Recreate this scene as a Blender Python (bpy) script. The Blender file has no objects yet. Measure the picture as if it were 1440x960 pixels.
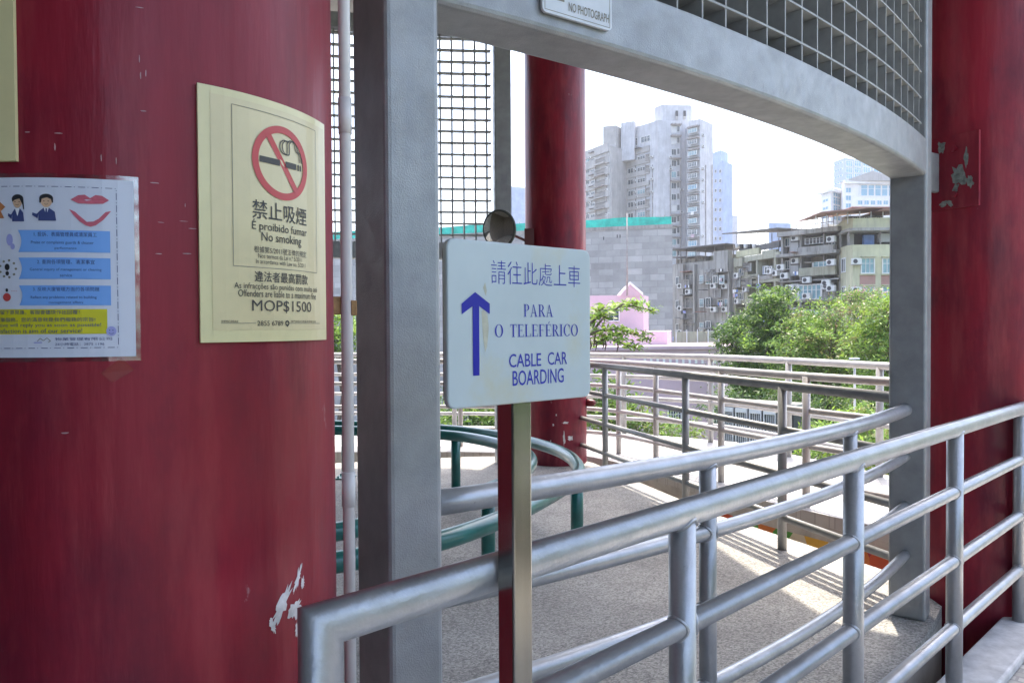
import bpy, bmesh, math, random
import numpy as np
from mathutils import Vector, Matrix
from mathutils.geometry import tessellate_polygon
random.seed(7); rng = np.random.default_rng(11)
C = bpy.context.scene.collection
sc = bpy.context.scene
R = math.radians

# ------------------------------------------------------------------ camera, world, sun
EYE = 1.5; FPX = 1060.0; PITCH = R(1.05); ROLL = 0.006
cd = bpy.data.cameras.new("camera"); cam = bpy.data.objects.new("camera", cd); C.objects.link(cam)
cd.sensor_width = 36; cd.lens = 36 * FPX / 1440; cd.clip_start = 0.05; cd.clip_end = 3000
cam.location = (0, 0, EYE)
cam.rotation_euler = (Matrix.Rotation(math.pi / 2 - PITCH, 3, 'X') @ Matrix.Rotation(-ROLL, 3, 'Z')).to_euler()
sc.camera = cam
w = bpy.data.worlds.new("World"); sc.world = w; w.use_nodes = True
nt = w.node_tree; bg = nt.nodes['Background']
sky = nt.nodes.new('ShaderNodeTexSky'); sky.sky_type = 'NISHITA'; sky.sun_disc = False
SUN_EL = 68; SUN_AZ = math.atan2(.30, .95)
sky.sun_elevation = R(SUN_EL); sky.sun_rotation = SUN_AZ
sky.air_density = 1.0; sky.dust_density = 4.0; sky.ozone_density = 1.0
nt.links.new(sky.outputs[0], bg.inputs[0]); bg.inputs[1].default_value = 0.15
sl = bpy.data.lights.new("sun", 'SUN'); so = bpy.data.objects.new("sun", sl); C.objects.link(so)
sl.energy = 2.0; sl.angle = R(0.6); sl.color = (1, .91, .78)
ce = math.cos(R(SUN_EL))
so.rotation_euler = Vector((-ce * math.sin(SUN_AZ), -ce * math.cos(SUN_AZ), -math.sin(R(SUN_EL)))).to_track_quat('-Z', 'Y').to_euler()
so.location = (3, 9, 20)
vs = sc.view_settings; vs.view_transform = 'Standard'; vs.look = 'None'; vs.gamma = 1; vs.use_curve_mapping = False
vs.exposure = 2.15
sc.cycles.max_bounces = 10; sc.cycles.diffuse_bounces = 5; sc.cycles.transparent_max_bounces = 12

# ------------------------------------------------------------------ survey helpers (authoring only)
def ray(px, py):
    x = (px - 720) / FPX; y = -(py - 480) / FPX
    c, s = math.cos(ROLL), math.sin(ROLL)
    xr = x * c + y * s; yr = -x * s + y * c
    return (xr, math.cos(PITCH) + yr * math.sin(PITCH), -math.sin(PITCH) + yr * math.cos(PITCH))
def at(px, py, d):
    r = ray(px, py); t = d / r[1]
    return Vector((r[0] * t, d, EYE + r[2] * t))
def plan(px, d):
    p = at(px, 460, d); return (p.x, p.y)

# ------------------------------------------------------------------ materials
def NN(t, kind, **kw):
    n = t.nodes.new(kind)
    for k, v in kw.items(): setattr(n, k, v)
    return n
def mat(name, col, rough=.5, metal=0., var=.12, scale=4., bump=0., bscale=80., stretch=(1, 1, 1), col2=None, thr=None,
        spec=.5, rvar=0., detail=5., coat=0.):
    m = bpy.data.materials.new(name); m.use_nodes = True; t = m.node_tree
    b = t.nodes['Principled BSDF']
    b.inputs['Roughness'].default_value = rough; b.inputs['Metallic'].default_value = metal
    b.inputs['Specular IOR Level'].default_value = spec; b.inputs['Coat Weight'].default_value = coat
    b.inputs['Coat Roughness'].default_value = .12
    tc = NN(t, 'ShaderNodeTexCoord'); mp = NN(t, 'ShaderNodeMapping'); mp.inputs['Scale'].default_value = stretch
    t.links.new(tc.outputs['Object'], mp.inputs[0])
    n = NN(t, 'ShaderNodeTexNoise'); n.inputs['Scale'].default_value = scale; n.inputs['Detail'].default_value = detail
    n.inputs['Roughness'].default_value = .62
    t.links.new(mp.outputs[0], n.inputs[0])
    cr = NN(t, 'ShaderNodeValToRGB'); e = cr.color_ramp.elements
    if col2 is None: col2 = tuple(min(1, c * (1 + 1.6 * var)) for c in col)
    lo = tuple(max(0, c * (1 - var)) for c in col)
    if thr: e[0].position, e[1].position = thr; lo = col
    else: e[0].position, e[1].position = .32, .68
    e[0].color = (*lo[:3], 1); e[1].color = (*col2[:3], 1)
    t.links.new(n.outputs[0], cr.inputs[0]); t.links.new(cr.outputs[0], b.inputs['Base Color'])
    if rvar:
        mr = NN(t, 'ShaderNodeMapRange'); mr.inputs[1].default_value = .3; mr.inputs[2].default_value = .7
        mr.inputs[3].default_value = max(.02, rough - rvar); mr.inputs[4].default_value = min(1, rough + rvar)
        n3 = NN(t, 'ShaderNodeTexNoise'); n3.inputs['Scale'].default_value = scale * 2.3; n3.inputs['Detail'].default_value = 4
        t.links.new(mp.outputs[0], n3.inputs[0]); t.links.new(n3.outputs[0], mr.inputs[0]); t.links.new(mr.outputs[0], b.inputs['Roughness'])
    if bump:
        n2 = NN(t, 'ShaderNodeTexNoise'); n2.inputs['Scale'].default_value = bscale; n2.inputs['Detail'].default_value = 4
        t.links.new(mp.outputs[0], n2.inputs[0])
        bp = NN(t, 'ShaderNodeBump'); bp.inputs['Strength'].default_value = bump; bp.inputs['Distance'].default_value = .004
        t.links.new(n2.outputs[0], bp.inputs['Height']); t.links.new(bp.outputs[0], b.inputs['Normal'])
    return m
def add_layer(m, scale, stretch, thr, col, rough=None, fac=1.0, seed=0.):
    """an extra patchy coat (dirt, rust, wear) over the base colour"""
    t = m.node_tree; b = t.nodes['Principled BSDF']
    tc = NN(t, 'ShaderNodeTexCoord'); mp = NN(t, 'ShaderNodeMapping'); mp.inputs['Scale'].default_value = stretch
    mp.inputs['Location'].default_value = (seed, seed * 1.7, seed * .6)
    t.links.new(tc.outputs['Object'], mp.inputs[0])
    n = NN(t, 'ShaderNodeTexNoise'); n.inputs['Scale'].default_value = scale; n.inputs['Detail'].default_value = 7
    n.inputs['Roughness'].default_value = .65
    t.links.new(mp.outputs[0], n.inputs[0])
    cr = NN(t, 'ShaderNodeValToRGB'); e = cr.color_ramp.elements; e[0].position, e[1].position = thr
    e[0].color = (0, 0, 0, 1); e[1].color = (fac, fac, fac, 1)
    t.links.new(n.outputs[0], cr.inputs[0])
    mx = NN(t, 'ShaderNodeMixRGB'); old = b.inputs['Base Color'].links[0].from_socket
    t.links.new(cr.outputs[0], mx.inputs[0]); t.links.new(old, mx.inputs[1]); mx.inputs[2].default_value = (*col, 1)
    t.links.new(mx.outputs[0], b.inputs['Base Color'])
    return m

RED = mat('red_gloss_paint', (.225, .012, .026), .40, var=.30, scale=3.2, bump=.5, bscale=34, stretch=(1, 1, .14), rvar=.12, coat=.03, spec=.32)
add_layer(RED, 2.6, (1, 1, .55), (.44, .66), (.085, .008, .024), fac=.85, seed=8)
add_layer(RED, 11, (1, 1, .16), (.50, .78), (.36, .060, .066), fac=.7)
add_layer(RED, 14, (1, 1, .5), (.69, .73), (.42, .30, .30), fac=.45, seed=3.1)
STEEL = mat('silver_painted_steel', (.40, .412, .425), .37, .6, var=.10, scale=10, bump=.28, bscale=75, rvar=.07)
add_layer(STEEL, 42, (1, 1, 1), (.69, .74), (.14, .14, .14), fac=.6, seed=2)
GREY = mat('grey_frame_paint', (.30, .315, .325), .42, .25, var=.12, scale=9, bump=.26, bscale=300, rvar=.10)
add_layer(GREY, 16, (1, 1, .07), (.52, .78), (.40, .40, .385), fac=.45, seed=4)
add_layer(GREY, 24, (1, 1, .5), (.68, .74), (.16, .16, .16), fac=.5, seed=6)
add_layer(GREY, 3, (1, 1, .6), (.55, .75), (.40, .40, .385), fac=.6)
SOFF = GREY
GRILLE = mat('grille_paint', (.30, .31, .305), .5, .0, var=.14, scale=9)
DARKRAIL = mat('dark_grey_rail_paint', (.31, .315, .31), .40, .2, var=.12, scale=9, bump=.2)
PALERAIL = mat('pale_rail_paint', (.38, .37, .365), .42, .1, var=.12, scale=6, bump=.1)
STAIN = mat('brushed_stainless', (.31, .315, .295), .22, 1., var=.10, scale=20, stretch=(1, 1, .06), bump=.05, bscale=200)
GREEN = mat('teal_gloss_paint', (.012, .135, .115), .28, .0, var=.18, scale=6, bump=.15, bscale=30, coat=.4)
PVC = mat('white_pvc', (.70, .69, .68), .32, var=.05, scale=5)
RUSTCLIP = mat('brass_clip', (.33, .19, .08), .45, .5, var=.3, scale=60)
PLATE = mat('cream_acrylic', (.66, .60, .33), .30, var=.05, scale=8, coat=.2)
POSTER = mat('cream_poster_paper', (.61, .53, .30), .35, var=.04, scale=10, coat=.3)
PAPER = mat('white_paper', (.62, .66, .76), .38, var=.03, scale=5, coat=.25)
INK = mat('black_ink', (.05, .047, .04), .5, var=.05)
GREYINK = mat('grey_ink', (.22, .21, .16), .5, var=.05)
REDINK = mat('red_ink', (.50, .06, .06), .45, var=.05)
PINKINK = mat('lip_pink_ink', (.52, .11, .16), .45, var=.12, scale=60)
BLUEINK = mat('blue_vinyl', (.005, .005, .30), .35, var=.05)
BLUEPEN = mat('blue_lettering', (.018, .026, .36), .4, var=.05)
LBLUE = mat('light_blue_ink', (.17, .38, .80), .42, var=.04)
YEL = mat('yellow_ink', (.60, .56, .02), .42, var=.04)
NAVY = mat('navy_ink', (.05, .07, .20), .45, var=.05)
SKIN = mat('printed_skin_tone', (.62, .42, .28), .45, var=.03)
BLACKI = mat('printed_black', (.025, .025, .03), .45, var=.05)
WHITEI = mat('printed_white', (.78, .80, .84), .45, var=.02)
LILAC = mat('printed_lilac', (.34, .36, .68), .45, var=.03)
SIGN = mat('white_sign_face', (.47, .545, .56), .32, var=.04, scale=5, coat=.15)
add_layer(SIGN, 6, (1, 1, .8), (.52, .74), (.50, .50, .37), fac=1.0, seed=.3)
RUSTST = mat('ochre_water_stain', (.42, .42, .33), .4, var=.2, scale=30)
ENAMEL = mat('white_enamel', (.66, .70, .74), .35, var=.05, scale=8)
CHIP = mat('bare_primer', (.60, .585, .57), .6, var=.22, scale=40)
GALV = mat('bare_galvanised', (.20, .22, .20), .55, .3, var=.4, scale=40)
REDTAPE = mat('red_tape', (.24, .012, .016), .25, var=.05)
INNER = mat('dark_screen_concrete', (.13, .115, .105), .8, var=.2)  # dark grey for the plaza side of the added light-blocking wall
DARKWALL = mat('dark_screen_wall', (.035, .028, .03), .7, var=.2)  # near-black coat of the added wall, keeps faces turned to it dark
CEIL = mat('roof_concrete', (.36, .355, .35), .8, var=.1)

def aggregate():
    m = mat('exposed_aggregate', (.29, .283, .27), .8, var=.20, scale=1.4)
    add_layer(m, 1.7, (1, 1, 1), (.55, .75), (.17, .165, .155), fac=.55, seed=2)
    t = m.node_tree; b = t.nodes['Principled BSDF']; tc = NN(t, 'ShaderNodeTexCoord')
    v = NN(t, 'ShaderNodeTexVoronoi'); v.inputs['Scale'].default_value = 135
    t.links.new(tc.outputs['Object'], v.inputs['Vector'])
    sp = NN(t, 'ShaderNodeSeparateColor'); t.links.new(v.outputs['Color'], sp.inputs[0])
    cr = NN(t, 'ShaderNodeValToRGB'); e = cr.color_ramp.elements
    e[0].position = 0; e[0].color = (.55, .54, .53, 1); e[1].position = 1; e[1].color = (1.42, 1.40, 1.34, 1)
    t.links.new(sp.outputs[0], cr.inputs[0])
    mx = NN(t, 'ShaderNodeMixRGB', blend_type='MULTIPLY'); mx.inputs[0].default_value = 1
    t.links.new(b.inputs['Base Color'].links[0].from_socket, mx.inputs[1]); t.links.new(cr.outputs[0], mx.inputs[2])
    t.links.new(mx.outputs[0], b.inputs['Base Color'])
    bp = NN(t, 'ShaderNodeBump'); bp.inputs['Strength'].default_value = .6; bp.inputs['Distance'].default_value = .003
    bp.invert = True
    t.links.new(v.outputs['Distance'], bp.inputs['Height']); t.links.new(bp.outputs[0], b.inputs['Normal'])
    return m
AGG = aggregate()
def tiles(name, col, mortar, sx, sy, ms, rough=.6, off=.5, var=.2, plane='XY', rot=0.):
    m = bpy.data.materials.new(name); m.use_nodes = True; t = m.node_tree; b = t.nodes['Principled BSDF']
    b.inputs['Roughness'].default_value = rough
    tc = NN(t, 'ShaderNodeTexCoord'); mp = NN(t, 'ShaderNodeMapping')
    if plane == 'XZ': mp.inputs['Rotation'].default_value = (-math.pi / 2, 0, 0)
    else: mp.inputs['Rotation'].default_value = (0, 0, rot)
    t.links.new(tc.outputs['Object'], mp.inputs[0])
    br = NN(t, 'ShaderNodeTexBrick', offset=off); br.inputs['Scale'].default_value = 1
    br.inputs['Brick Width'].default_value = sx; br.inputs['Row Height'].default_value = sy; br.inputs['Mortar Size'].default_value = ms
    br.inputs['Color1'].default_value = (*[c * (1 - var) for c in col], 1); br.inputs['Color2'].default_value = (*[min(1, c * (1 + var)) for c in col], 1)
    br.inputs['Mortar'].default_value = (*mortar, 1); br.inputs['Bias'].default_value = 0
    t.links.new(mp.outputs[0], br.inputs['Vector'])
    n = NN(t, 'ShaderNodeTexNoise'); n.inputs['Scale'].default_value = .6; n.inputs['Detail'].default_value = 8; n.inputs['Roughness'].default_value = .7
    t.links.new(tc.outputs['Object'], n.inputs[0])
    mr = NN(t, 'ShaderNodeMapRange'); mr.inputs[1].default_value = .25; mr.inputs[2].default_value = .75; mr.inputs[3].default_value = .78; mr.inputs[4].default_value = 1.15
    t.links.new(n.outputs[0], mr.inputs[0])
    mx = NN(t, 'ShaderNodeMixRGB', blend_type='MULTIPLY'); mx.inputs[0].default_value = 1
    t.links.new(br.outputs[0], mx.inputs[1]); t.links.new(mr.outputs[0], mx.inputs[2]); t.links.new(mx.outputs[0], b.inputs['Base Color'])
    bp = NN(t, 'ShaderNodeBump'); bp.inputs['Strength'].default_value = .35; bp.inputs['Distance'].default_value = .01; bp.invert = True
    t.links.new(br.outputs['Fac'], bp.inputs['Height']); t.links.new(bp.outputs[0], b.inputs['Normal'])
    return m
WALKT = tiles('ribbed_walkway_tile', (.50, .47, .43), (.34, .32, .30), .10, .05, .006, rot=.75)
RAMPT = tiles('pale_ramp_tile', (.42, .405, .39), (.33, .32, .305), .10, .10, .004, var=.05, off=0, rot=.35)
FASC = mat('beige_fascia', (.36, .33, .28), .7, var=.16, scale=3, stretch=(1, 1, .3))
FASCG = mat('grey_fascia_paint', (.36, .345, .32), .6, var=.2, scale=4)
GROUND = mat('street_asphalt', (.10, .10, .095), .9, var=.3, scale=.3)
KERB = mat('kerb_grey_paint', (.46, .465, .47), .55, var=.2, scale=10, bump=.3, bscale=40)
BARK = mat('bark', (.11, .085, .065), .9, var=.3, scale=8)
def leafmat(name, col):
    m = mat(name, col, .45, var=.35, scale=.9, spec=.4)
    t = m.node_tree; b = t.nodes['Principled BSDF']; out = t.nodes['Material Output']
    tr = NN(t, 'ShaderNodeBsdfTranslucent'); mx = NN(t, 'ShaderNodeMixShader'); mx.inputs[0].default_value = .35
    src = b.inputs['Base Color'].links[0].from_socket
    hs = NN(t, 'ShaderNodeHueSaturation'); hs.inputs['Hue'].default_value = .485; hs.inputs['Value'].default_value = 1.5
    t.links.new(src, hs.inputs['Color']); t.links.new(hs.outputs[0], tr.inputs[0])
    t.links.new(b.outputs[0], mx.inputs[1]); t.links.new(tr.outputs[0], mx.inputs[2]); t.links.new(mx.outputs[0], out.inputs[0])
    return m
LEAFD = leafmat('dark_leaf', (.042, .085, .020)); LEAFM = leafmat('mid_leaf', (.085, .165, .034))
LEAFL = leafmat('light_leaf', (.165, .27, .045)); LEAFO = leafmat('olive_leaf', (.15, .165, .055))
LEAFB = leafmat('dry_leaf', (.20, .16, .09)); LEAFP = leafmat('pink_flower', (.40, .18, .26))
def wallmat(name, col, stain=.5, dirt=(.12, .115, .105)):
    m = mat(name, col, .85, var=.10, scale=.5)
    add_layer(m, 1.1, (1, 1, .12), (.45, .75), dirt, fac=stain * .7)
    add_layer(m, 3.2, (1, 1, .09), (.50, .70), dirt, fac=stain * .8, seed=9)
    add_layer(m, .45, (1, 1, .6), (.5, .75), tuple(c * .7 for c in col), fac=.5, seed=5)
    return m
W_GREY = wallmat('weathered_grey_render', (.36, .345, .325), .85, (.10, .095, .085))
W_YEL = wallmat('faded_yellow_render', (.52, .50, .34), .35)
W_OLIVE = wallmat('stained_olive_render', (.40, .39, .30), .75, (.12, .115, .095))
W_TOW = wallmat('tower_white_render', (.52, .525, .55), .35)
W_TOWB = wallmat('tower_beige_render', (.40, .39, .38), .35)
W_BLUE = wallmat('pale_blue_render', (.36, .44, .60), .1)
W_PINK = mat('pink_render', (.54, .40, .455), .8, var=.06, scale=.6)
W_WHITE = mat('white_render', (.75, .74, .74), .7, var=.05, scale=1)
W_RBROWN = wallmat('rose_brick_panel', (.38, .22, .19), .2)
BLOCK = tiles('grey_block_wall', (.385, .38, .37), (.33, .325, .32), 1.25, .56, .03, var=.2, plane='XZ', rough=.8)
NET = mat('teal_safety_net', (.03, .44, .34), .6, var=.25, scale=1.6)
DARK = mat('dark_opening', (.045, .045, .05), .7, var=.2)
METR = mat('dark_roof_sheet', (.12, .115, .115), .6, var=.25, scale=1)
REDR = mat('rusty_red_roof_sheet', (.30, .17, .14), .7, var=.25, scale=1)
GLASS = mat('window_glass', (.05, .07, .085), .12, var=.4, scale=.7, spec=.8)
GLASSB = mat('blue_curtain_glass', (.13, .33, .46), .12, var=.25, scale=.15, spec=.8)
GLASST = mat('teal_pane', (.22, .36, .40), .2, var=.3, scale=.8)
WFRAME = mat('white_window_frame', (.66, .66, .65), .5, var=.05)
CAGE = mat('rusty_cage_metal', (.26, .24, .23), .7, var=.3, scale=2)
ACM = mat('aircon_casing', (.60, .60, .58), .55, var=.08)
CLOTHB = mat('blue_tarpaulin', (.12, .20, .42), .7, var=.2, scale=2)
def mural_mat():
    m = mat('mural_paint', (.4, .3, .2), .6); t = m.node_tree; b = t.nodes['Principled BSDF']
    tc = NN(t, 'ShaderNodeTexCoord'); v = NN(t, 'ShaderNodeTexVoronoi'); v.inputs['Scale'].default_value = 6.5
    t.links.new(tc.outputs['Object'], v.inputs['Vector']); sp = NN(t, 'ShaderNodeSeparateColor'); t.links.new(v.outputs['Color'], sp.inputs[0])
    cr = NN(t, 'ShaderNodeValToRGB'); cr.color_ramp.interpolation = 'CONSTANT'; e = cr.color_ramp.elements
    cols = [(0, (.35, .03, .05)), (.2, (.55, .17, .04)), (.4, (.60, .36, .05)), (.58, (.06, .28, .05)), (.74, (.50, .08, .03)), (.88, (.55, .5, .4))]
    e[0].position = 0; e[0].color = (*cols[0][1], 1); e[1].position = cols[1][0]; e[1].color = (*cols[1][1], 1)
    for p, c in cols[2:]:
        q = e.new(p); q.color = (*c, 1)
    t.links.new(sp.outputs[0], cr.inputs[0]); t.links.new(cr.outputs[0], b.inputs['Base Color'])
    return m
MURAL = mural_mat()
def film_mat():
    m = bpy.data.materials.new('clear_laminate'); m.use_nodes = True; t = m.node_tree
    t.nodes.remove(t.nodes['Principled BSDF']); out = t.nodes['Material Output']
    a = NN(t, 'ShaderNodeBsdfTransparent'); g = NN(t, 'ShaderNodeBsdfGlossy'); g.inputs['Roughness'].default_value = .12
    tc = NN(t, 'ShaderNodeTexCoord'); n = NN(t, 'ShaderNodeTexNoise'); n.inputs['Scale'].default_value = 40
    t.links.new(tc.outputs['Object'], n.inputs[0])
    mr = NN(t, 'ShaderNodeMapRange'); mr.inputs[3].default_value = .02; mr.inputs[4].default_value = .35; mr.inputs[1].default_value = .35; mr.inputs[2].default_value = .75
    t.links.new(n.outputs[0], mr.inputs[0])
    mx = NN(t, 'ShaderNodeMixShader'); t.links.new(mr.outputs[0], mx.inputs[0])
    t.links.new(a.outputs[0], mx.inputs[1]); t.links.new(g.outputs[0], mx.inputs[2]); t.links.new(mx.outputs[0], out.inputs[0])
    return m
FILM = film_mat()

# ------------------------------------------------------------------ mesh builder
class MB:
    def __init__(s): s.v = []; s.f = []; s.m = []; s.sm = []
    def add(s, vs, fs, mi=0, smooth=False):
        b = len(s.v); s.v += [tuple(map(float, v)) for v in vs]
        for f in fs: s.f.append(tuple(b + i for i in f)); s.m.append(mi); s.sm.append(smooth)
        return s
    def prism(s, poly, z0, z1, mi=0):
        n = len(poly); a = sum(poly[i][0] * poly[(i + 1) % n][1] - poly[(i + 1) % n][0] * poly[i][1] for i in range(n))
        if a < 0: poly = poly[::-1]
        vs = [(x, y, z0) for x, y in poly] + [(x, y, z1) for x, y in poly]
        fs = [(i, (i + 1) % n, n + (i + 1) % n, n + i) for i in range(n)]
        tri = tessellate_polygon([[Vector((x, y, 0)) for x, y in poly]])
        for t in tri:
            p, q, r_ = [poly[i] for i in t]
            cr = (q[0] - p[0]) * (r_[1] - p[1]) - (q[1] - p[1]) * (r_[0] - p[0])
            t = tuple(t) if cr > 0 else tuple(t)[::-1]
            fs.append(tuple(n + i for i in t)); fs.append(tuple(t)[::-1])
        return s.add(vs, fs, mi)
    def obox(s, o, ax, ay, az, mi=0):
        """box from corner o with edge vectors"""
        o = Vector(o); ax = Vector(ax); ay = Vector(ay); az = Vector(az)
        if ax.cross(ay).dot(az) < 0: ax, ay = ay, ax
        vs = [o, o + ax, o + ax + ay, o + ay]; vs = vs + [v + az for v in vs]
        return s.add(vs, [(0, 3, 2, 1), (4, 5, 6, 7), (0, 1, 5, 4), (1, 2, 6, 5), (2, 3, 7, 6), (3, 0, 4, 7)], mi)
    def box(s, x0, x1, y0, y1, z0, z1, mi=0):
        return s.obox((x0, y0, z0), (x1 - x0, 0, 0), (0, y1 - y0, 0), (0, 0, z1 - z0), mi)
    def tube(s, path, r, n=16, mi=0, closed=False, smooth=True):
        P = [Vector(p) for p in path]; N = len(P); rs = r if isinstance(r, (list, tuple)) else [r] * N
        T = []
        for i in range(N):
            a = P[(i - 1) % N] if (closed or i > 0) else None; c = P[(i + 1) % N] if (closed or i < N - 1) else None
            d1 = (P[i] - a).normalized() if a is not None else None; d2 = (c - P[i]).normalized() if c is not None else None
            T.append((d1 or d2, d2 or d1))
        d = T[0][0]; up = Vector((0, 0, 1)) if abs(d.z) < .9 else Vector((1, 0, 0))
        u = d.cross(up).normalized(); vs = []
        for i in range(N):
            d1, d2 = T[i]; t = (d1 + d2).normalized()
            u1 = (u - d1 * u.dot(d1)).normalized(); w1 = d1.cross(u1)
            cosb = max(.3, t.dot(d1))
            for k in range(n):
                a = 2 * math.pi * k / n; q = u1 * math.cos(a) * rs[i] + w1 * math.sin(a) * rs[i]
                q = q - d1 * (q.dot(t) / cosb) * 1.0   # slide along d1 on to the mitre plane
                vs.append(P[i] + q)
            u2 = u1 - t * (2 * u1.dot(t)) if False else u1
            ax = d1.cross(d2)
            if ax.length > 1e-6:
                u2 = Matrix.Rotation(d1.angle(d2), 3, ax.normalized()) @ u1
            u = u2
        M = N if closed else N - 1
        fs = [(i * n + k, i * n + (k + 1) % n, ((i + 1) % N) * n + (k + 1) % n, ((i + 1) % N) * n + k) for i in range(M) for k in range(n)]
        b = len(s.v); s.add(vs, fs, mi, smooth)
        if not closed:
            s.f.append(tuple(b + k for k in range(n))[::-1]); s.m.append(mi); s.sm.append(False)
            s.f.append(tuple(b + (N - 1) * n + k for k in range(n))); s.m.append(mi); s.sm.append(False)
        return s
    def build(s, name, mats, root=None, parent=None, org=None):
        o_ = Vector(org) if org is not None else (Vector(root['_o']) if root is not None else Vector((0, 0, 0)))
        me = bpy.data.meshes.new(name)
        me.from_pydata([(v[0] - o_.x, v[1] - o_.y, v[2] - o_.z) for v in s.v], [], s.f)
        for m in (mats if isinstance(mats, (list, tuple)) else [mats]): me.materials.append(m)
        me.polygons.foreach_set('material_index', s.m); me.polygons.foreach_set('use_smooth', s.sm)
        me.validate(); me.update()
        o = bpy.data.objects.new(name, me); C.objects.link(o)
        if parent is not None: o.parent = parent
        elif root is not None: o.parent = root
        else: o.location = o_
        return o
def tag(o, label, cat, group=None):
    o['label'] = label; o['category'] = cat
    if group: o['group'] = group
    return o
def thing(name, label, cat, loc, group=None):
    o = bpy.data.objects.new(name, None); C.objects.link(o); o.location = loc; o['_o'] = tuple(loc)
    o.empty_display_size = .1
    return tag(o, label, cat, group)
def struct(o): o['kind'] = 'structure'; return o
def bevel(o, wd, seg=2):
    m = o.modifiers.new('edge', 'BEVEL'); m.width = wd; m.segments = seg; m.limit_method = 'ANGLE'; m.angle_limit = R(40); m.harden_normals = False
    return o
def chaikin(pts, k=3):
    P = [Vector(p) for p in pts]
    for _ in range(k):
        Q = [P[0]]
        for a, b in zip(P[:-1], P[1:]): Q += [a * .75 + b * .25, a * .25 + b * .75]
        P = Q + [P[-1]]
    return P

# ------------------------------------------------------------------ lettering
def glyphs(text, spacing=1.0, bold=0.0, wspace=1.0):
    c = bpy.data.curves.new('t', 'FONT'); c.body = text; c.space_character = spacing; c.offset = bold; c.space_word = wspace
    c.resolution_u = 3
    o = bpy.data.objects.new('t', c); C.objects.link(o)
    dg = bpy.context.evaluated_depsgraph_get(); me = bpy.data.meshes.new_from_object(o.evaluated_get(dg))
    V = np.array([v.co[:2] for v in me.vertices]); F = [tuple(p.vertices) for p in me.polygons]
    bpy.data.objects.remove(o); bpy.data.curves.remove(c); bpy.data.meshes.remove(me)
    return V, F
def put_text(mb, text, box, fmap, off, mi=0, spacing=1., bold=0., wspace=1.):
    V, F = glyphs(text, spacing, bold, wspace)
    lo, hi = V.min(0), V.max(0); s0, s1, h0, h1 = box
    W = (V - lo) / (hi - lo) * np.array([s1 - s0, h1 - h0]) + np.array([s0, h0])
    mb.add([fmap(a, b, off) for a, b in W], F, mi)
def poly2(mb, pts, fmap, off, mi=0):
    tri = tessellate_polygon([[Vector((a, b, 0)) for a, b in pts]])
    out = []
    for t in tri:
        p, q, r_ = [pts[i] for i in t]
        cr = (q[0] - p[0]) * (r_[1] - p[1]) - (q[1] - p[1]) * (r_[0] - p[0])
        out.append(tuple(t) if cr > 0 else tuple(t)[::-1])
    mb.add([fmap(a, b, off) for a, b in pts], out, mi)
def rect2(mb, s0, s1, h0, h1, fmap, off, mi=0, n=1):
    for i in range(n):
        a = s0 + (s1 - s0) * i / n; b = s0 + (s1 - s0) * (i + 1) / n
        mb.add([fmap(a, h0, off), fmap(b, h0, off), fmap(b, h1, off), fmap(a, h1, off)], [(0, 1, 2, 3)], mi)
def ell(cx, cy, rx, ry, n=24, a0=0, a1=360):
    return [(cx + rx * math.cos(R(a0 + (a1 - a0) * i / n)), cy + ry * math.sin(R(a0 + (a1 - a0) * i / n))) for i in range(n + (0 if a1 - a0 >= 360 else 1))]
def ring2(mb, cx, cy, ro, ri, fmap, off, mi=0, a0=0, a1=360, n=40, ryo=None, ryi=None):
    ryo = ryo or ro; ryi = ryi or ri
    for i in range(n):
        A = R(a0 + (a1 - a0) * i / n); B = R(a0 + (a1 - a0) * (i + 1) / n)
        q = [(cx + ri * math.cos(A), cy + ryi * math.sin(A)), (cx + ro * math.cos(A), cy + ryo * math.sin(A)),
             (cx + ro * math.cos(B), cy + ryo * math.sin(B)), (cx + ri * math.cos(B), cy + ryi * math.sin(B))]
        mb.add([fmap(a, b, off) for a, b in q], [(0, 1, 2, 3)], mi)
def stroke2(mb, pts, wd, fmap, off, mi=0):
    for (a, b), (c, d) in zip(pts[:-1], pts[1:]):
        L = math.hypot(c - a, d - b) or 1e-6; nx, ny = -(d - b) / L * wd / 2, (c - a) / L * wd / 2
        mb.add([fmap(*p, off) for p in [(a - nx, b - ny), (c - nx, d - ny), (c + nx, d + ny), (a + nx, b + ny)]], [(0, 1, 2, 3)], mi)
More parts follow.
